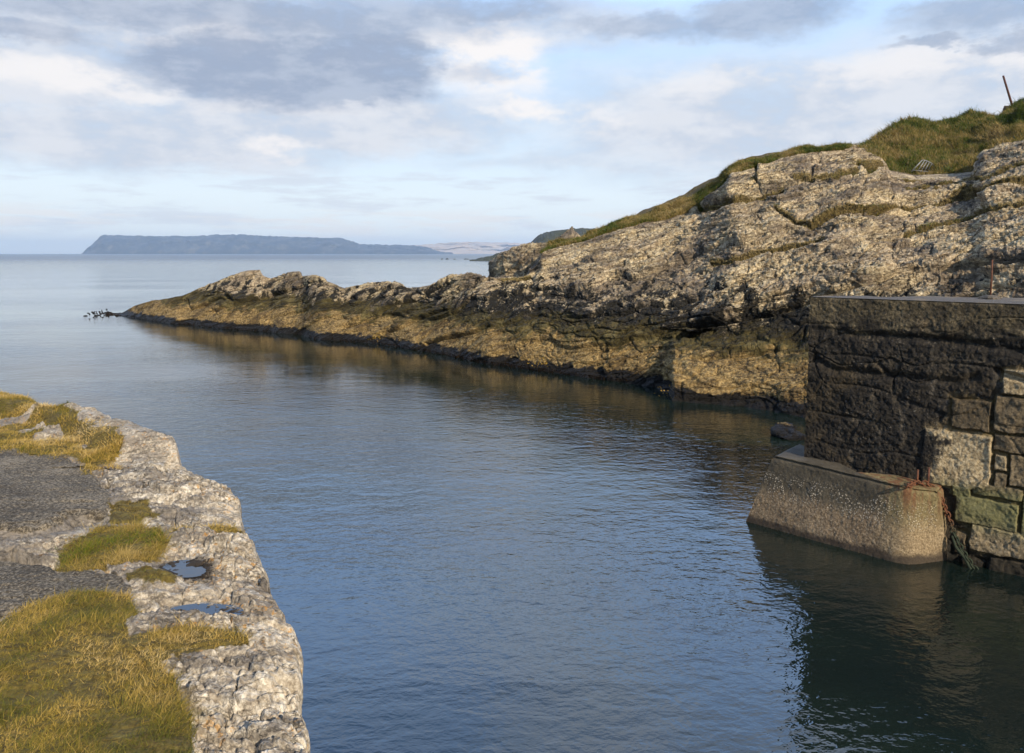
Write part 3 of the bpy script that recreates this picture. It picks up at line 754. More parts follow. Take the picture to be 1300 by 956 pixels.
def build_quay():
    v = np.concatenate([np.linspace(484, 960, 780), np.linspace(962, 1200, 60), np.geomspace(1210, 2600, 60)])
    ue = pl(EDGE, v, 1, 0) - 9 * sst(600, 760, v)
    ue = ue + 4.5 * np.round(1.6 * vnoise(np.stack([v * .045, v * 0 + 5, v * 0], -1), 6)) / 1.6 * sst(590, 640, v) + (2.2 * vnoise(np.stack([v * .16, v * 0, v * 0], -1), 3) + 1.2 * vnoise(np.stack([v * .5, v * 0, v * 0], -1), 4)) * sst(480, 560, v)
    rz = np.interp(v, [480, 500, 512, 566, 580, 3000], [.12, .12, .20, .20, .0, .0])
    E = at_z(ue, v, ZQ + rz)
    s = np.linspace(0, 1, 560) ** .94
    left = at_z(-150 + 0 * v, v, ZQ)
    # rows of constant Y
    xe = E[:, 0]; ye = E[:, 1]
    xl = np.minimum(-.80 * ye - .6, xe - 1.5)
    X = xe[:, None] + (xl - xe)[:, None] * s[None]; Y = ye[:, None] + 0 * X
    P = np.stack([X, Y, 0 * X + ZQ], -1)
    gu, gv = ground_px(P)
    inward = (xe[:, None] - X)
    # distance from edge, approx
    ed = inward * .6
    n_l = fbm(P * np.array([.7, 3.2, 1]) + fbm(P * .8, 2, 2)[..., None] * .6, 4, 5)
    rot = np.stack([P[..., 0] * .97 - P[..., 1] * .24, P[..., 0] * .24 + P[..., 1] * .97, P[..., 2] * 0], -1)
    f1, f2, idv = worley(rot * np.array([1.1, 3.4, 1]) + fbm(P * 2, 2, 8)[..., None] * .25, 7)
    g1, g2, id2 = worley(rot * np.array([6, 11, 1]) + fbm(P * 5, 2, 9)[..., None] * .3, 9)
    nb = np.exp(-(ed / .45) ** 2) * sst(-.2, .3, fbm(P * 1.1, 2, 44))
    rid = 1 - np.abs(fbm(rot * np.array([1.3, 4.5, 1]) + fbm(P * 1.7, 2, 45)[..., None] * .3, 4, 46, .55)); rid2 = 1 - np.abs(fbm(rot * np.array([5, 9, 1]), 3, 47, .6))
    kq = n_l * 3.2 + 1.2 * P[..., 0] * .3; kf = np.floor(kq); terr = (kf + sst(.84, 1.0, kq - kf)) / 3.2 - P[..., 0] * .3 * 1.2 / 3.2
    tilt = (hsh((idv * 9999).astype(np.int32), (idv * 77).astype(np.int32), (idv * 0).astype(np.int32)) - .5)
    fa = fbm(P * np.array([1.6, 3.5, 1]) + idv[..., None] * 9, 2, 49)
    smo = sst(-.05, .25, fbm(P * np.array([1.1, 2.0, 1]), 3, 55)); fg = 1 - .7 * smo
    rel = .085 * terr + .035 * (idv - .5) + .02 * tilt * f1 * 4 + .022 * fa - .035 * (1 - sst(0, .05, f2 - f1)) * sst(-.3, .2, fbm(P * 1.9, 2, 50)) + nb * (.045 * (id2 - .5) - .03 * (1 - sst(0, .10, g2 - g1))) - .014 * sst(.88, 1, rid2) + fg * (.012 * fbm(P * 22, 3, 14, .65) + .006 * fbm(P * 60, 2, 48, .6))
    pav = np.zeros(X.shape)
    for p in PAVED: pav = np.maximum(pav, sst(-3, 5, sdf(gu + 7 * fbm(P * 3, 3, 4), gv + 5 * fbm(P * 3, 3, 3), p)))
    tf = np.zeros(X.shape); tfs = []
    for p, *_ in GR:
        d = sst(-9, 7, sdf(gu + 9 * fbm(P * 4, 3, 4), gv + 6 * fbm(P * 4 + 9, 3, 3), p)); tfs.append(d)
    bare = np.zeros(X.shape)
    for p in BARE: bare = np.maximum(bare, sst(-2, 2, sdf(gu, gv, p)))
    tfs = [d * (1 - bare) for d in tfs]
    for d in tfs: tf = np.maximum(tf, d)
    rel = rel * (1 - .88 * pav) + .015 * pav + .006 * pav * fbm(P * 16, 3, 15)
    soft = .04 * fbm(P * 1.4, 3, 16) + .03
    rel = rel * (1 - .7 * tf) + soft * tf + .05 * bare
    # raised slab at the far corner
    slab = sst(-5, 5, sdf(gu, gv, [(70, 520), (100, 533), (150, 548), (230, 565), (226, 585), (150, 582), (118, 574), (100, 560), (70, 545), (20, 530), (-150, 525), (-150, 480), (20, 490)]))
    rel = rel * (1 - .35 * slab) + .22 * slab * (1 - .4 * tf)
    pool = np.zeros(X.shape)
    for (cx, cy), (rx, ry) in POOLS:
        dd = ((gu - cx) / rx) ** 2 + ((gv - cy) / ry) ** 2
        m_ = np.exp(-dd ** 1.5 * .9); rel = rel * (1 - .85 * m_) - .045 * m_ + .022 * m_ * fbm(P * 8, 3, 19)
        pool = np.maximum(pool, np.exp(-dd * .45))
    # edge lip drops
    rel = rel - .045 * np.exp(-(ed / .05) ** 2) + .02 * np.exp(-((ed - .3) / .2) ** 2)
    P[..., 2] += rel
    edge = np.exp(-(ed / .55) ** 1.5)
    # skirt down to the sea bed
    offs = [(.012, -.03), (.018, -.08), (.015, -.16), (.0, -.26), (-.02, -.42), (-.05, -.6), (-.07, -.85), (-.1, -1.2), (-.12, -1.7), (-.1, -2.3), (0, -2.9), (.1, -3.8)]
    sub = []
    for k in range(len(offs)):
        p0 = offs[k - 1] if k else (0, 0)
        for j in (1, 2, 3): sub.append((p0[0] + (offs[k][0] - p0[0]) * j / 3, p0[1] + (offs[k][1] - p0[1]) * j / 3))
    S = []
    for dx, dz in sub[::-1]:
        q = P[:, 0].copy(); tx = np.gradient(xe); ty = np.gradient(ye); L_ = np.hypot(tx, ty) + 1e-6
        nx, ny = ty / L_, -tx / L_
        sgn = np.where(nx < 0, -1, 1); q[:, 0] += nx * sgn * dx; q[:, 1] += ny * sgn * dx; q[:, 2] += dz
        nn = .06 * fbm(q * 2.2, 4, 22) * min(1, -dz * 4)
        q[:, 0] += nn; q[:, 1] += nn; S.append(q)
    S = np.stack(S, 1)
    G = np.concatenate([S, P], 1); ns = S.shape[1]
    pad = lambda a, val=0.: np.concatenate([np.zeros((a.shape[0], ns)) + val, a], 1)
    me = mesh_np('rock_quay', G, grid_faces(*G.shape[:2], flip=True), {'turf': pad(tf), 'paved': pad(pav), 'edge': pad(edge, 1.0), 'pool': pad(pool), 'smooth': pad(smo)})
    tag(link('rock_quay', me, M_quay), 'pale limestone shore with two worn paved patches and lichen spotted edge', 'rock shore', 'structure')
    return P, tfs, pav
QP, QT, QPAV = build_quay()

for i, (poly, lab, h, mk) in enumerate(GR):
    w_ = np.clip((QT[i] - .15) / .6, 0, 1) ** 1.5
    du = QP[:-1, 1:] - QP[:-1, :-1]; dv = QP[1:, :-1] - QP[:-1, :-1]
    area = (np.linalg.norm(np.cross(du, dv), axis=-1) * w_[:-1, :-1]).sum()
    dist = QP[w_ > 0][:, 1].mean() if w_.sum() else 5
    dens = 20000 * min(1, (4.2 / dist) ** 1.3)
    n = int(min(area * dens, 120000))
    P, N, iy, ix = sample_grid(QP, w_, n, 20 + i)
    wdt = .0034 * max(1, dist / 4.2)
    cl = fbm(P * 7, 2, 30 + i)
    hh = h * (.75 + .5 * cl)
    P[:, 2] -= .01
    o = blades('grass', P, np.clip(hh, .015, 1), wdt * .85, M_gq if mk == 'q' else M_gg, lean=(.25, .12), spread=.6, seg=3, seedv=40 + i, rv=.5 + .6 * fbm(P * 3.0, 3, 50 + i, .6))
    tag(o, lab, 'grass', 'stuff')

# rain pools on the shore
def puddle(cx, cy, rx, ry, lab):
    c = at_z(cx, cy, ZQ)
    # level of the surface around, minus a little
    gu, gv = ground_px(QP); dd = ((gu - cx) / rx) ** 2 + ((gv - cy) / ry) ** 2
    z = np.percentile(QP[..., 2][dd < 1.2], 74)
    th = np.linspace(0, 2 * np.pi, 48, endpoint=False)
    E = at_z(cx + rx * 1.25 * np.cos(th), cy + ry * 1.25 * np.sin(th), z)
    me = bpy.data.meshes.new('puddle'); me.from_pydata([tuple(p) for p in E], [], [tuple(range(48))[::-1]]); me.update()
    m = M_pud
    tag(link('puddle', me, m), lab, 'puddle', None, 'rain pools in the rock')
m_, t_, b_ = material('rain_water'); b_.inputs['Base Color'].default_value = (.02, .018, .014, 1); b_.inputs['Roughness'].default_value = .02; b_.inputs['IOR'].default_value = 1.33
t_.put(b_.inputs['Normal'], t_.bump(t_.noise(t_.pos(), 9, 2), .1, .01)); M_pud = m_
puddle(236, 722, 24, 9, 'small round rain pool in a rock hollow near the straw grass tussock')
puddle(262, 776, 38, 8, 'long narrow rain pool in the dark rock hollow nearest the camera')

# ------------------------------------------------------------------ stone quay wall on the right
WA = np.array([4.35, 11.35]); WB = np.array([6.15, 9.35])
ZT = 3.385
def wall_line():
    a = at_z(1030, 377, ZT)[:2]; b = at_z(1300, 386.5, ZT)[:2]
    return a, b
WA, WB = wall_line(); WD = (WB - WA); WL = np.linalg.norm(WD); WD = WD / WL; WN = np.array([WD[1], -WD[0]])
if WN[1] > 0: WN = -WN
def on_wall(u, v):
    x, y, w = ray(u, v)
    t = (WA @ WN) / (x * WN[0] + y * WN[1])
    p = np.array([x * t, y * t]); return (p - WA) @ WD, CH + w * t
STN = [((1172, 548), (1258, 618), .95), ((1208, 508), (1258, 545), .35), ((1261, 553), (1310, 574), .45), ((1262, 577), (1279, 598), .8), ((1262, 601), (1279, 619), .55), ((1282, 578), (1330, 620), .6),
       ((1210, 615), (1233, 630), .5), ((1236, 616), (1300, 632), .55), ((1212, 634), (1293, 668), .62), ((1297, 634), (1370, 690), .5), ((1232, 671), (1305, 704), .78), ((1212, 676), (1228, 702), .5),
       ((1222, 708), (1250, 728), .25), ((1255, 712), (1330, 745), .45), ((1262, 505), (1330, 550), .5), ((1272, 470), (1330, 502), .86), ((1308, 708), (1400, 740), .6)]

def build_wall():
    root = empty('quay_wall', (WA[0], WA[1], 0))
    tag(root, 'black stained old stone quay wall with pale dressed blocks at its right end', 'quay wall')
    Lw = 9.0; e0 = .0
    s = np.concatenate([np.linspace(0, 3.6, 620), np.linspace(3.62, Lw, 120)]); z = np.linspace(-1.4, ZT, 560)
    S, Z = np.meshgrid(s, z)
    P = np.stack([WA[0] + WD[0] * S, WA[1] + WD[1] * S, Z], -1)
    q = np.stack([S, Z, 0 * S], -1)
    D = .022 * fbm(q * 1.5, 4, 71) + .013 * fbm(q * 5, 4, 73, .6) + .012 * fbm(q * 22, 3, 75, .65)
    # rough rubble courses under render
    f1, f2, idv = worley(q * np.array([1.1, 2.3, 1]) + fbm(q * 2, 2, 1)[..., None] * .25, 77)
    D = D + .025 * (idv - .5) - .03 * (1 - sst(0, .07, f2 - f1)) * sst(.1, .5, fbm(q * 1.2, 2, 79))
    stone = np.zeros(S.shape); tone = np.full(S.shape, .5); joint = np.zeros(S.shape)
    inreg = np.zeros(S.shape)
    Sw = S + .018 * fbm(q * 6, 4, 81, .65); Zw = Z + .018 * fbm(q * 6, 4, 83, .65)
    dmax = np.full(S.shape, -9.)
    for (u0, v0), (u1, v1), tn in STN:
        sa, za = on_wall(u0, v0); sb, zb = on_wall(u1, v1); sa2, zb2 = on_wall(u0, v1); sb2, za2 = on_wall(u1, v0)
        s0, s1 = (sa + sa2) / 2, (sb + sb2) / 2
        f = (Sw - s0) / (s1 - s0)
        top = za + (za2 - za) * f; bot = zb2 + (zb - zb2) * f
        mz = .5 * (za + za2) ; mzb = .5 * (zb + zb2)
        d = np.minimum(np.minimum(Sw - s0, s1 - Sw), np.minimum(mz - Zw, Zw - mzb))
        c = d > dmax; tone = np.where(c & (d > -.03), tn, tone); dmax = np.maximum(dmax, d)
    stone = sst(-.16, 0.03, dmax)
    sL, _ = on_wall(1150, 580); sR, _ = on_wall(1250, 580); stone = stone * (.58 + .42 * sst(sL, sR, S + .25 * fbm(q * 2.2, 3, 99)))
    joint = stone * (1 - sst(-.008, .012, dmax))
    D = D * (1 - .55 * stone) + stone * (.03 * sst(-.005, .012, dmax) + .03 * fbm(q * 3 + tone[..., None] * 40, 4, 89, .6) - .035 * joint)
    zc_ = (Z + .04 * fbm(q * 1.5, 2, 101)) / .43; crs = np.abs(zc_ - np.round(zc_)) * .43; D = D - .022 * np.exp(-(crs / .018) ** 2) * sst(-.3, .3, fbm(q * 1.3, 2, 103)) * (dmax < -.01)
    # heavy overhanging crust near (1050-1110, 400) and a ragged ledge line
    for line, wd, dep in (([(1035, 455), (1060, 470), (1100, 473), (1160, 480), (1215, 486), (1240, 478)], 5, .05), ([(1040, 418), (1090, 424), (1160, 428), (1230, 436), (1300, 446)], 5, .05), ([(1265, 470), (1300, 482)], 4, .1)):
        pu, pv = proj(P); d, sg = dist_poly(pu, pv, line)
        D = D - dep * np.exp(-(d / wd) ** 2)
    # coping stands proud
    cop = sst(2.90, 2.97, Z + .06 * fbm(q * 2.5, 3, 85)); D = D * (1 - .3 * cop) + .02 * cop
    D = D * (1 - .9 * sst(ZT - .03, ZT, Z)) + .02
    G = P.copy(); G[..., 0] += WN[0] * D; G[..., 1] += WN[1] * D
    G[..., 0] -= root.location[0]; G[..., 1] -= root.location[1]
    me = mesh_np('wall_face', G, grid_faces(*S.shape), {'stone': stone, 'stone_tone': tone, 'joint': joint})
    link('wall_face', me, M_wall, root)
    # seaward end face
    wdt = .9
    back = np.array([.62, .785])                     # direction the end face runs, away from the camera
    k = np.linspace(0, 1, 60)
    e = np.stack([(P[:, 0, 0] + WN[0] * D[:, 0])[:, None] + back[0] * 1.6 * k, (P[:, 0, 1] + WN[1] * D[:, 0])[:, None] + back[1] * 1.6 * k, P[:, 0, 2][:, None] + 0 * k], -1)
    e[..., 0] -= .05 * fbm(e * 3, 3, 87) * (k > 0) * sst(0, .3, k); 
    e -= np.array([root.location[0], root.location[1], 0])
    z1 = np.zeros(e.shape[:2])
    link('wall_end', mesh_np('wall_end', e, grid_faces(*e.shape[:2], flip=True), {'stone': z1, 'stone_tone': z1 + .5, 'joint': z1}), M_wall, root)
    # deck: slightly crowned concrete slab, top surface between front edge and back edge
    fr = np.stack([WA[0] + WD[0] * s + WN[0] * .03, WA[1] + WD[1] * s + WN[1] * .03], -1)
    bk0 = WA + back * .35; bk1 = at_z(1300, 378.6, ZT)[:2]; bd = (bk1 - bk0)
    bk = bk0[None] + bd[None] * (s / WL)[:, None]
    k = np.linspace(0, 1, 50)
    T = fr[None] * (1 - k[:, None, None]) + bk[None] * k[:, None, None]
    q = np.concatenate([T, np.zeros(T.shape[:2] + (1,))], -1)
    zt = ZT + .004 + .012 * fbm(q * 2.2, 3, 88) * sst(0, .1, k)[:, None]
    TT = np.concatenate([T - root.location.to_2d()[:] if False else T - np.array(root.location[:2]), zt[..., None]], -1)
    # back drop
    rows = [TT]
    for dz in (.12, .5, 1.2, 2.4, 4.6):
        last = TT[-1:].copy(); last[..., 2] -= dz; last[..., 1] += .05 * dz; rows.append(last)
    TT = np.concatenate(rows, 0)
    link('deck', mesh_np('deck', TT, grid_faces(*TT.shape[:2])), M_deck, root)
    return root
build_wall()

# ------------------------------------------------------------------ concrete footing
def build_block():
    b0 = at_z(946, 662, 0)[:2]; b1 = at_z(1151, 718.5, 0)[:2]; b2 = at_z(1203, 711, 0)[:2]
    zt = 1.0
    t0 = at_z(981, 579, 1.05)[:2]; t1 = at_z(1152, 620, .98)[:2]; t2 = at_z(1191, 625.5, .95)[:2]
    inner = -WN
    def corner_ring(p0, p1, p2, z, r):
        """front-left -> rounded corner -> right, then back into the wall"""
        pts = []
        a = p0 + inner * 1.0
        for k in np.linspace(0, 1, 24, endpoint=False): pts.append(a + (p0 - a) * k)
        dA = (p1 - p0) / np.linalg.norm(p1 - p0); dB = (p2 - p1) / np.linalg.norm(p2 - p1)
        for k in np.linspace(0, 1, 200, endpoint=False): pts.append(p0 + (p1 - dA * r - p0) * k)
        for k in np.linspace(0, 1, 24, endpoint=False):
            c0 = p1 - dA * r; c1 = p1 + dB * r; pts.append((1 - k) ** 2 * c0 + 2 * k * (1 - k) * p1 + k * k * c1)
        for k in np.linspace(0, 1, 70, endpoint=False): pts.append(p1 + dB * r + (p2 - p1 - dB * r) * k)
        b = p2 + inner * .7
        for k in np.linspace(0, 1, 14): pts.append(p2 + (b - p2) * k)
        return np.array(pts)
    rb = corner_ring(b0, b1, b2, 0, .22); rt = corner_ring(t0, t1, t2, zt, .10)
    zs = np.linspace(-1.2, zt, 180)
    ztj = np.interp((rt - t0) @ (t1 - t0) / ((t1 - t0) @ (t1 - t0)), [-.2, 0, 1, 1.25], [1.05, 1.05, .98, .95])
    rows = []
    for z in zs:
        f = z / zt
        # the foot flares out a little less near the water
        rows.append(np.concatenate([rb + (rt - rb) * f, (z * np.where(z > 0, ztj, 1))[:, None]], -1))
    G = np.array(rows)
    # rounded arris then inward to top
    cen = np.mean(rt, 0)
    top = []
    for k in np.linspace(0, 1, 40)[1:]:
        q = rt + (cen - rt) * k; z = ztj * (1 - k) + 1.02 * k + .006 + .01 * min(1, k * 12)
        top.append(np.concatenate([q, z[:, None]], -1))
    G = np.concatenate([G, np.array(top)], 0)
    N = gnormal(G); N[180:] = (0, 0, 1); outw = G[..., :2] - np.append(cen, [])[None, None]
    sg = np.sign((N[:180, :, :2] * outw[:180]).sum()); N[:180] *= sg
    D = .006 * fbm(G * 2, 3, 91) + .004 * fbm(G * 9, 3, 93) + .004 * fbm(G * 30, 2, 95)
    D[179] *= .3; D[:180] -= .035 * np.exp(-((zs - zt) / .03) ** 2)[:, None]
    D[:180] += .008 * np.clip((.6 - G[:180, :, 2]) / .2, 0, 1) * vnoise(G[:180] * 1.5, 97)
    G2 = G + N * D[..., None]
    j = np.arange(G.shape[1]); rust = sst(190, 232, j) * (1 - .0 * j) * (j < 330)
    rust = np.clip(rust, 0, 1)[None] * np.ones((G.shape[0], 1)) * (.3 + .7 * sst(.3, .75, G[..., 2]))
    o0 = np.array([cen[0], cen[1], 0])
    me = mesh_np('concrete_footing', G2 - o0, grid_faces(*G.shape[:2]), {'rust': rust})
    o = link('concrete_footing', me, M_block); o.location = o0
    tag(o, 'sloping concrete footing with barnacles and a rust streaked corner at the wall foot', 'footing')
build_block()

# ------------------------------------------------------------------ chain, pins, rod
def torus_link(c, d, up, L, W, r, nseg=14, nt=6):
    d = d / np.linalg.norm(d); s = np.cross(d, up); s /= np.linalg.norm(s) + 1e-9
    pts = []
    for k in range(nseg):
        th = 2 * math.pi * k / nseg
        pts.append(c + d * (L * .5 * math.cos(th)) + s * (W * .5 * math.sin(th) * (1.15 if abs(math.sin(th)) > .7 else 1)))
    V = []
    n = np.cross(d, s)
    for k in range(nseg):
        t = pts[(k + 1) % nseg] - pts[k - 1]; t /= np.linalg.norm(t); a = np.cross(t, n)
        for j in range(nt):
            ph = 2 * math.pi * j / nt; V.append(pts[k] + r * (math.cos(ph) * a + math.sin(ph) * n))
    Fq = [(k * nt + j, k * nt + (j + 1) % nt, ((k + 1) % nseg) * nt + (j + 1) % nt, ((k + 1) % nseg) * nt + j) for k in range(nseg) for j in range(nt)]
    return V, Fq

def chain():
    def wp(u, v, off=.09):
        s, z = on_wall(u, v); p = WA + WD * s + WN * off; return np.array([p[0], p[1], z])
    path = [np.append(at_z(1153, 617, 1.03)[:2], 1.03), np.append(at_z(1163, 612, 1.03)[:2], 1.03), np.append(at_z(1178, 614, 1.02)[:2], 1.02), wp(1192, 620, .14), wp(1199, 634, .12), wp(1206, 652, .10), wp(1213, 672, .12), wp(1222, 692, .13), wp(1233, 708, .14), wp(1243, 722, .14), wp(1252, 738, .14), wp(1258, 752, .14)]
    path = np.array(path); L = np.concatenate([[0], np.cumsum(np.linalg.norm(np.diff(path, axis=0), axis=1))])
    V = []; Fq = []; st = .052; k = 0; s = 0
    while s < L[-1]:
        c = np.array([np.interp(s, L, path[:, i]) for i in range(3)]); c2 = np.array([np.interp(min(s + .02, L[-1]), L, path[:, i]) for i in range(3)]); d = c2 - c
        if np.linalg.norm(d) < 1e-6: break
        wn = np.array([WN[0], WN[1], .2]); up = wn if k % 2 else np.cross(d, wn)
        v, f = torus_link(c + rng.normal(size=3) * .004, d, up, .082, .052, .0105); o = len(V); V += v; Fq += [tuple(i + o for i in q) for q in f]
        s += st; k += 1
    me = bpy.data.meshes.new('chain'); me.from_pydata([tuple(p) for p in V], [], Fq); me.update()
    for p in me.polygons: p.use_smooth = True
    tag(link('chain', me, M_chain), 'rusty mooring chain with green weed hanging from the concrete footing into the water', 'chain')
    # second strand of weedy rope beside the lower chain
    pts = [wp(1212, 676, .16), wp(1217, 690, .17), wp(1228, 704, .16), wp(1238, 722, .17), wp(1246, 742, .17)]
    o = add_tubes('rope', [(pts, [.014, .02, .02, .018, .012])], M_chain); tag(o, 'short weed covered rope end beside the lower chain', 'rope')
    # iron pins
    for i, (u, v0, v1) in enumerate(((1164, 618, 597), (1178, 618, 596))):
        a = np.append(at_z(u, v0, .97)[:2], .96); b = a.copy(); b[2] += .24 if i == 0 else .27
        root = add_tubes('iron_pin', [([a, b], .013)], M_rust)
        tag(root, ['short rusty iron pin at the corner of the concrete footing top', 'short rusty iron pin on the footing, the one nearer the pale block'][i], 'iron pin', None, 'iron pins on the concrete footing')
chain()

def rod():
    s, z = on_wall(1257, 375)
    p = at_z(1257, 380, ZT); x, y = p[0], p[1]
    ztop = at_Y(1256, 330, y)[2]
    root = empty('iron_rod', (x, y, ZT)); tag(root, 'thin rusty upright iron rod standing on the quay wall top', 'iron rod')
    add_tubes('rod_shaft', [([(0, 0, -.02), (.0, 0, .3), (-.006, 0, ztop - ZT)], [.014, .012, .011])], M_rust, root)
    me = bpy.data.meshes.new('base_lump')
    n = 14; V = []; 
    for k, (r_, h_) in enumerate(((.11, -.01), (.10, .025), (.06, .05), (.02, .06))):
        for j in range(n):
            th = 2 * math.pi * j / n; rr = r_ * (1 + .2 * math.sin(3 * th + k)); V.append((rr * math.cos(th) * 1.3, rr * math.sin(th), h_))
    Fq = [(k * n + j, k * n + (j + 1) % n, (k + 1) * n + (j + 1) % n, (k + 1) * n + j) for k in range(3) for j in range(n)] + [tuple(3 * n + j for j in range(n))]
    me.from_pydata(V, [], Fq); me.update(); link('mortar_lump', me, M_deck, root)
rod()

# ------------------------------------------------------------------ small rocks in the water
def rock(name, c, size, lab, s=0, mat=None, sub=4, amp=.28, cat='rock'):
    import bmesh
    bm = bmesh.new(); bmesh.ops.create_icosphere(bm, subdivisions=sub, radius=1)
    V = np.array([v.co[:] for v in bm.verts]); Fc = np.array([[v.index for v in f.verts] for f in bm.faces]); bm.free()
    n = fbm(V * 1.3 + s * 7, 4, s); f1, f2, idv = worley(V * 1.6 + s * 3, s)
    V = V * (1 + amp * n + .25 * (idv - .5))[:, None] * np.array(size)
    me = mesh_np(name, V, Fc, {'turf': np.zeros(len(V))})
    o = link(name, me, mat or M_cliff); o.location = c
    return tag(o, lab, cat)
c = at_z(999, 552, 0); rock('rock', (c[0], c[1], .0), (.36, .45, .22), 'low brown rock breaking the water between the cliff ledge and the wall', 3, sub=5)

# ------------------------------------------------------------------ weed
def kelp():
    V = []; Fq = []
    r = np.random.default_rng(5)
    for i in range(95):
        t = r.random(); u = 112 + 48 * t ** .7; v = 399 + 4 * (1 - t) * r.normal() * .6 + r.normal() * .8
        c = at_z(u, v, 0); h = r.uniform(.02, .08); th = r.uniform(0, 6.28); w = r.uniform(.08, .35)
        pts = [c + np.array([math.cos(th) * w * k, math.sin(th) * w * k, h * math.sin(math.pi * min(1, k * 1.1)) - .02]) for k in (0, .3, .6, 1)]
        vv, ff = tube(pts, [.02, .035, .03, .01], 5); o = len(V); V += vv; Fq += [tuple(a + o for a in q) for q in ff]
    me = bpy.data.meshes.new('kelp'); me.from_pydata([tuple(p) for p in V], [], Fq); me.update()
    tag(link('seaweed', me, M_weed), 'dark kelp breaking the surface off the tip of the spur', 'seaweed', 'stuff')
    # ragged weed skirt along the tide line
    n = 9000
    u = r.uniform(160, 1040, n); v = pl(BASE, u) + r.uniform(-4, .6, n)
    cc = at_z(u, v, 0.0); cc[:, 2] = r.uniform(-.02, .10, n); cc[:, 1] -= .05
    o = blades('seaweed', cc, .07, .05, M_weed, lean=(-.3, -.5), spread=.5, seg=2, seedv=91)
    tag(o, 'black weed fringe hanging at the tide line of the headland', 'seaweed', 'stuff')
    k = 0
    labs = ['yellow wrack clump at the tide line below the low dip of the spur', 'yellow wrack clump on the corner of the projecting ledge', 'yellow wrack clump on the front of the projecting ledge, just right of its corner', 'yellow wrack clump at the tide line where the high cliff begins', 'small yellow wrack clump on the spur below its pale tops']
    for (u, v) in ((480, 428), (861, 497), (893, 500), (693, 462), (405, 417)):
        base = at_z(u, v + 8, 0)
        n = 110; P = np.repeat(at_Y(u, v, base[1] - .1)[None], n, 0) + r.normal(size=(n, 3)) * np.array([.30, .12, .10])
        P[:, 2] = np.abs(P[:, 2])
        o = blades('wrack_clump', P, .07, .035, M_wrack, lean=(-.3, -.5), spread=.6, seg=2, seedv=100 + k)
        tag(o, labs[k], 'seaweed', 'stuff'); k += 1
kelp()

# ------------------------------------------------------------------ things on the hill
def hill_y(u):  # depth of the hill skyline
    return float(at_z(u, pl(BASE, np.array([u]))[0], 0)[1]) + 16.3 + float(pl([(1050, 3), (1130, 8), (1200, 11), (1300, 12)], u)) + .6
def post():
    Y = hill_y(1285) - .2
    a = at_Y(1286.5, 139, Y); b = at_Y(1273.5, 96, Y)
    root = empty('wooden_post', tuple(a)); tag(root, 'leaning dark red timber post on the hilltop skyline', 'post')
    d = b - a
    add_tubes('post_shaft', [([(0, 0, 0), tuple(d * .5), tuple(d)], [.062, .055, .050])], M_wood, root, 8)
    c = at_Y(1279.5, 141, Y); cc = c - a
    ob = rock('earth_mound', tuple(cc), (.26, .22, .34), None, 8, mat=M_earth, sub=3, cat=None); ob.parent = root
    Yb = hill_y(1205); p = at_Y(1206, 156.5, Yb); q = at_Y(1204.5, 150.5, Yb)
    o = add_tubes('marker_stake', [([(0, 0, -.1), tuple(q - p)], [.03, .02])], M_galv); o.location = tuple(p)
    tag(o, 'tiny pale stake on the low dip of the hill skyline', 'stake')
post()

def gate():
    """tipped steel hurdle lying against the foot of the hill"""
    Y = float(at_z(1172, pl(BASE, np.array([1172.]))[0], 0)[1]) + 16.4
    dg = bpy.context.evaluated_depsgraph_get(); bpy.context.view_layer.update(); hz = []
    from mathutils import Vector
    for uu, vv in ((1164, 214), (1172, 210), (1180, 214)):
        ok, p, *_ = bpy.data.objects['grassy_hill'].ray_cast(Vector((0, 0, CH)), Vector([float(q) for q in ray(uu, vv)]).normalized())
        if ok: hz.append(p[1])
    if hz: Y = min(hz) - .45
    g = lambda u, v, dy=0: at_Y(u, v, Y + dy)
    o0 = g(1157, 219); rel = lambda p: tuple(p - o0)
    root = empty('steel_hurdle', tuple(o0)); tag(root, 'grey tubular steel hurdle lying tipped against the foot of the grassy hill', 'hurdle')
    top = [g(1171, 203.2), g(1176, 204, .1), g(1182, 207, .2), (g(1188.5, 212, .3))]
    bot = [g(1157, 218), g(1168, 219.5, .1), g(1180, 219.5, .2), g(1184, 218, .3)]
    add_tubes('frame', [([rel(p) for p in top], .022), ([rel(bot[0]), rel(top[0])], .022), ([rel(top[-1]), rel(bot[-1])], .02), ([rel(g(1159, 216)), rel(g(1183, 218.5, .2))], .016)], M_galv, root, 6)
    for k in range(5):
        f = (k + .9) / 5.6
        a = at_Y(1171 + 17 * f, 203.4 + 8.4 * f ** 1.6, Y + .3 * f); b = at_Y(1160.5 + 24 * f, 218.6, Y + .3 * f)
        add_tubes('bar', [([rel(a), rel(b)], .016)], M_galv, root, 6)
gate()

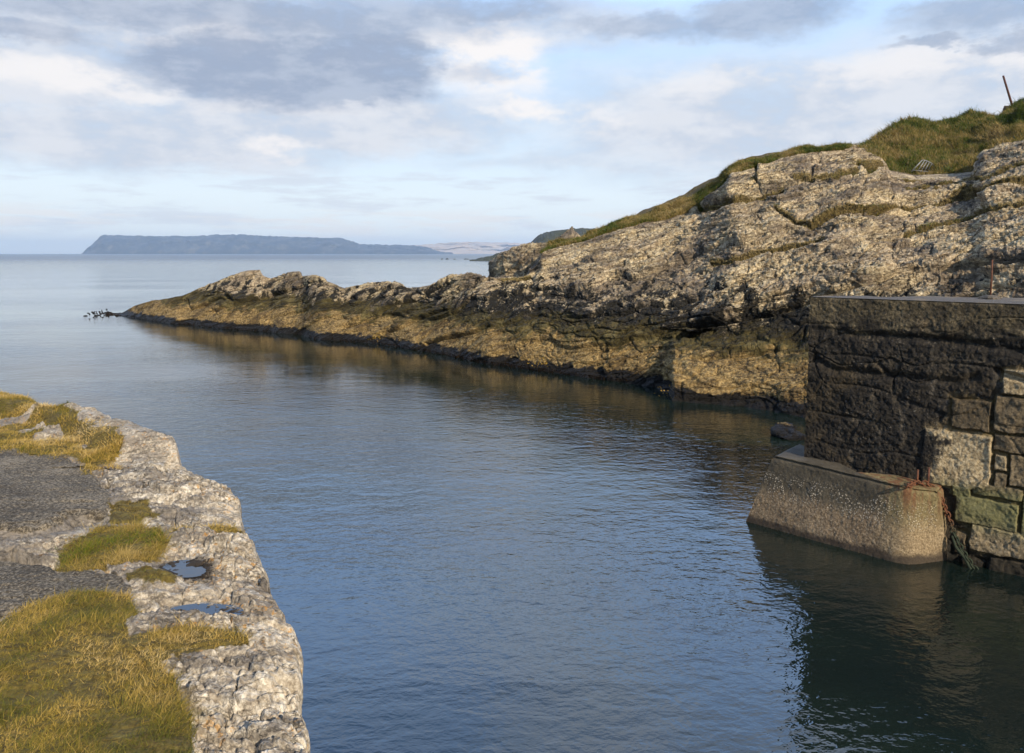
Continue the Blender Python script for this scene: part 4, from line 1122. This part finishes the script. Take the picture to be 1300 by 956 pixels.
# ------------------------------------------------------------------ distance
def ridge(name, sil, dist, mat, lab, cat, width=900, ncol=400, nrow=60, kind='structure', amp=.08, vb=322.0, zb=-1.0, seedv=0, prof=1.6, persist=(.2,)):
    u = np.linspace(sil[0][0], sil[-1][0], ncol); v = pl(sil, u)
    v = v - .7 * (fbm(np.stack([u * .35, u * 0, u * 0], -1), 3, seedv)) * sst(0, 3, np.minimum(u - u[0], u[-1] - u))
    T = at_Y(u, v, dist); zt = np.maximum(T[:, 2], zb + .2)
    rows = []
    for t in np.linspace(0, 1, nrow):
        y = dist - width * .5 * (1 - t); z = zb + (zt - zb) * t ** prof
        rows.append(np.stack([T[:, 0] * y / dist, y + 0 * u, z], -1))
    for t in np.linspace(0, 1, 12)[1:]:
        y = dist + width * .5 * t; rows.append(np.stack([T[:, 0] * y / dist, y + 0 * u, zt + (zb - zt) * t], -1))
    G = np.array(rows); H = (zt.max() - zb)
    # gullies and spurs
    t = np.concatenate([np.linspace(0, 1, nrow), np.linspace(1, 0, 12)[1:]])
    w = (np.sin(np.pi * t) ** .7)[:, None]
    G[..., 1] += width * .10 * fbm(G / H * np.array([.8, .8, .5]), 4, seedv + 3) * w
    G[..., 2] += H * amp * fbm(G / H * np.array([1.2, 1.2, 1.5]), 4, seedv + 5) * w
    me = mesh_np(name, G, grid_faces(*G.shape[:2]))
    o = link(name, me, mat); tag(o, lab, cat, kind); return o
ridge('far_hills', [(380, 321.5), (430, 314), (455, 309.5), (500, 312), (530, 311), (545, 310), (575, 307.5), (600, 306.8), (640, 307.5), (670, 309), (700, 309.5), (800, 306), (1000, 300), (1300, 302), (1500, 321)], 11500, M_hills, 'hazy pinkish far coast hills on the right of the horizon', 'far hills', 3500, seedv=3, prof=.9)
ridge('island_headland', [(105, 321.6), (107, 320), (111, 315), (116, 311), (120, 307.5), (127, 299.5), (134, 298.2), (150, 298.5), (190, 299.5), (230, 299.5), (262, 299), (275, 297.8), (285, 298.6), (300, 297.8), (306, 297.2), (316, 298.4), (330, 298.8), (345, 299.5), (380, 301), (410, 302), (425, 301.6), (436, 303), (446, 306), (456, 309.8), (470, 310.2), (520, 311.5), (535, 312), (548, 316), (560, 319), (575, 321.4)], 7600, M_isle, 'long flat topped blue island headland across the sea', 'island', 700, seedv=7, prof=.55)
ridge('dark_far_cliff', [(672, 309), (676, 306), (682, 300), (686, 297), (694, 294.5), (705, 292.8), (715, 291.5), (726, 290), (740, 289.7), (757, 290), (775, 290.5), (800, 292), (860, 292), (960, 300)], 900, M_farcl, 'dark flat topped cliff beyond the headland skyline', 'far cliff', 120, seedv=11, prof=.5)
ridge('dark_low_point', [(596, 329.5), (603, 329), (612, 327), (622, 325), (632, 321.5), (640, 319.5), (655, 318), (700, 316), (760, 320)], 430, M_farcl, 'low dark rocky point running out beyond the headland', 'rocky point', 30, seedv=13, prof=.7, ncol=200)
sk = [(561, 2.2, .9), (568, 3.4, 1.2), (577, 2.0, .7), (591, 4.4, 1.1), (594.5, 2.2, .8)]
for i, (u, w, h) in enumerate(sk):
    c = at_z(u, 329.4, 0); s_ = c[1] / 1000
    rock('skerry', tuple(c), (w * s_ * .62, w * s_ * .8, h * s_ * 1.1), ['leftmost and flattest far skerry on the water before the low dark point', 'larger far skerry, second from the left of the five', 'middle one of the five far skerries', 'widest far skerry close to the tip of the low dark point', 'small far skerry touching the low dark point'][i], i + 2, mat=M_farcl, sub=3, cat='skerry')['group'] = 'skerries off the low dark point'

# ------------------------------------------------------------------ air
def haze():
    me = bpy.data.meshes.new('haze'); X = 13400; Y0 = -13400; Y1 = 13400; za, zb = -4.6, 215
    X = 13600; Y0 = -13600; Y1 = 13600
    V = [(-X, Y0, za), (X, Y0, za), (X, Y1, za), (-X, Y1, za), (-X, Y0, zb), (X, Y0, zb), (X, Y1, zb), (-X, Y1, zb)]
    me.from_pydata(V, [], [(0, 3, 2, 1), (4, 5, 6, 7), (0, 1, 5, 4), (1, 2, 6, 5), (2, 3, 7, 6), (3, 0, 4, 7)]); me.update()
    m = bpy.data.materials.new('sea_haze'); m.use_nodes = True; nt = m.node_tree; nt.nodes.remove(nt.nodes['Principled BSDF'])
    v = nt.nodes.new('ShaderNodeVolumePrincipled'); v.inputs['Color'].default_value = (.62, .80, 1, 1); v.inputs['Density'].default_value = 8.5e-5; v.inputs['Anisotropy'].default_value = .2
    nt.links.new(v.outputs[0], nt.nodes['Material Output'].inputs['Volume'])
    tag(link('haze', me, m), 'thin pale sea haze over the whole view', 'haze', 'stuff')
haze()

# ------------------------------------------------------------------ light and sky
SUN_EL = 27.0; SUN_AZ = 148.0      # azimuth clockwise from +Y (the view direction): behind the camera, to the right
sd = bpy.data.lights.new('sun', 'SUN'); sd.energy = 5.0; sd.angle = R(.53); sd.color = (1, .87, .68)
so = bpy.data.objects.new('sun', sd); col.objects.link(so)
so.rotation_euler = (R(90 - SUN_EL), 0, R(180 - SUN_AZ))
w = bpy.data.worlds.new('World'); sc.world = w; w.use_nodes = True
t = NT(w.node_tree); bg = t.N['Background']
sky = t.n('ShaderNodeTexSky', sky_type='NISHITA'); sky.sun_disc = False; sky.sun_elevation = R(SUN_EL); sky.sun_rotation = R(SUN_AZ)
sky.air_density = 1.0; sky.dust_density = .6; sky.ozone_density = 1.5
STR = .08
D = t.n('ShaderNodeTexCoord').outputs['Generated']
Dn = t.vm('NORMALIZE', D); x, y, z = t.sep(Dn)
az = t.m('ARCTAN2', x, y); el = t.m('ARCSINE', z)
AE = t.comb(t.m('MULTIPLY', az, 1.0), t.m('MULTIPLY', el, 1.0), 0)
zc = t.m('ADD', t.m('MAXIMUM', z, 0), .10)
PL = t.comb(t.m('DIVIDE', x, zc), t.m('DIVIDE', y, zc), 0)       # cloud layer plane
wa = t.vm('SCALE', t.vm('SUBTRACT', t.noise(PL, 1.3, 4, .55, 0, True), (.5, .5, .5)), .15)
wf = t.vm('SCALE', t.vm('SUBTRACT', t.noise(t.mapping(AE, sc_=(1, 2.2, 1)), 11, 9, .68, 0, True), (.5, .5, .5)), .13)
AW = t.vm('ADD', t.vm('ADD', AE, t.vm('MULTIPLY', wa, (.7, .20, 0))), t.vm('MULTIPLY', wf, (1, .42, 0)))
def ae(u, v):
    a, b, c = ray(u, v); return math.atan2(a, b), math.atan2(c, math.hypot(a, b))
def blob(u, v, ru, rv, soft=.4, gain=1.0):
    a, e = ae(u, v); d = t.vm('SUBTRACT', AW, (a, e, 0)); d = t.vm('DIVIDE', d, (ru / 1000, rv / 1000, 1))
    L_ = t.vm('LENGTH', d, None, 1)
    return t.m('MULTIPLY', t.rng(L_, 1.0 + soft, 1.0 - soft, 0, 1), gain)
def mx(lst):
    r = lst[0]
    for q in lst[1:]: r = t.m('MAXIMUM', r, q)
    return r
EXP = 2 ** .38
K = 1.0 / STR / EXP
kc = lambda r, g, b_: (K * r, K * g, K * b_)
front = t.rng(y, -.35, .25, .22, 1)                       # dims the unseen sky behind the camera to lower fill light
c = sky.outputs[0]
fine = t.noise(t.mapping(AE, sc_=(1, 2.4, 1)), 8, 9, .64); fin2 = t.noise(t.mapping(AE, sc_=(1, 7, 1)), 6, 7, .62)
base = t.ramp(t.rng(el, 0, .7, 0, 1, False), [(0, (.84, .88, .88)), (.10, (.80, .89, .94)), (.22, (.64, .81, .99)), (.40, (.54, .74, 1.03)), (.48, (.85, 1.22, 1.85)), (.62, (.9, 1.45, 2.5)), (.8, (.65, 1.15, 2.2)), (1, (.35, .6, 1.2))])  # upper stops, above the frame, boosted to brighten the water
base = t.vm('SCALE', base, K * 1.15)
c = t.mix(t.m('MULTIPLY', t.rng(el, .9, 1.4, .92, 0), front), c, base)
# broken bright cloud added above the frame to brighten the water's reflections
hi = t.m('MULTIPLY', t.rng(t.noise(PL, 1.0, 7, .6), .44, .60), t.rng(el, .31, .38))
c = t.mix(t.m('MULTIPLY', t.m('MULTIPLY', hi, t.rng(el, .8, 1.1, .75, 0)), front), c, kc(1.5, 1.62, 1.85))
# grey sheets
sheet = mx([blob(170, 172, 260, 40), blob(400, 150, 230, 44), blob(40, 95, 160, 36), blob(560, 150, 150, 30, .5, .8), blob(1000, 150, 300, 70, .5), blob(1250, 110, 240, 62, .5), blob(850, 200, 260, 16, .6, .7), blob(600, 40, 250, 30, .5, .8), blob(250, 60, 300, 70, .5)])
sheetc = t.mix(t.rng(fine, .36, .60), kc(.56, .63, .75), kc(.80, .82, .87))
c = t.mix(t.m('MULTIPLY', sheet, t.rng(fine, .30, .5, .62, .95)), c, sheetc)
# low thin streaks
stre = t.m('MULTIPLY', t.rng(fin2, .48, .62), t.m('MULTIPLY', t.rng(el, .01, .03), t.rng(el, .085, .12, 1, 0)))
c = t.mix(t.m('MULTIPLY', stre, .5), c, kc(.66, .69, .78))
warm = t.m('MULTIPLY', t.rng(t.noise(t.mapping(AE, sc_=(1, 9, 1), loc=(3, 0, 0)), 6, 7, .62), .46, .58), t.m('MULTIPLY', t.rng(el, .010, .022), t.rng(el, .042, .06, 1, 0)))
c = t.mix(t.m('MULTIPLY', warm, .75), c, kc(.95, .93, .90))
# lit heads
lit = mx([blob(625, 80, 70, 42), blob(668, 142, 42, 16, .45), blob(590, 55, 70, 14, .5, .7), blob(95, 98, 75, 13, .5, .85), blob(350, 186, 48, 12, .5, .9), blob(20, 88, 60, 14, .5, .8), blob(285, 45, 40, 16, .5, .9), blob(195, 55, 22, 12, .5, .7), blob(1180, 78, 160, 16, .6, .6), blob(755, 150, 40, 22, .6, .6), blob(185, 118, 60, 8, .5, .7), blob(60, 42, 45, 9, .5, .6), blob(330, 130, 120, 8, .6, .5), blob(950, 100, 120, 12, .6, .5)])
lit = t.m('MULTIPLY', lit, t.rng(fine, .36, .54, .2, 1))
c = t.mix(t.m('MULTIPLY', lit, .92), c, kc(1.02, .98, .96))
# dark blue-grey bellies
dark = mx([blob(350, 88, 150, 40, .3), blob(480, 80, 80, 42, .3), blob(420, 112, 70, 18, .35), blob(250, 14, 330, 22, .45, .85), blob(560, 8, 190, 20, .45, .8), blob(20, 32, 80, 14, .4, .8), blob(600, 98, 40, 10, .8, .45), blob(970, 18, 95, 26, .4, .9), blob(820, 34, 100, 14, .5, .7), blob(1255, 12, 80, 20, .45, .8), blob(1192, 52, 36, 7, .4, .8), blob(1290, 50, 30, 12, .4, .7)])
dark = t.m('MULTIPLY', dark, t.rng(fine, .32, .50, .55, 1))
c = t.mix(t.m('MULTIPLY', dark, .92), c, t.mix(t.rng(fine, .36, .62), kc(.27, .345, .50), kc(.47, .54, .67)))
t.put(bg.inputs[0], c); bg.inputs[1].default_value = STR

# ------------------------------------------------------------------ camera and output
cd = bpy.data.cameras.new('camera'); cd.sensor_width = 36; cd.lens = F / 1300 * 36; cd.shift_y = -(478 - 433.5) / 1300; cd.clip_start = .05; cd.clip_end = 60000
co = bpy.data.objects.new('camera', cd); col.objects.link(co); co.location = (0, 0, CH); co.rotation_euler = (math.pi / 2 - PIT, 0, 0)
sc.camera = co
sc.view_settings.view_transform = 'Standard'; sc.view_settings.look = 'None'; sc.view_settings.exposure = .38; sc.view_settings.gamma = 1
sc.render.engine = 'CYCLES'; sc.cycles.volume_bounces = 0; sc.cycles.max_bounces = 4; sc.cycles.use_adaptive_sampling = True; sc.cycles.adaptive_threshold = .02; sc.cycles.use_denoising = True
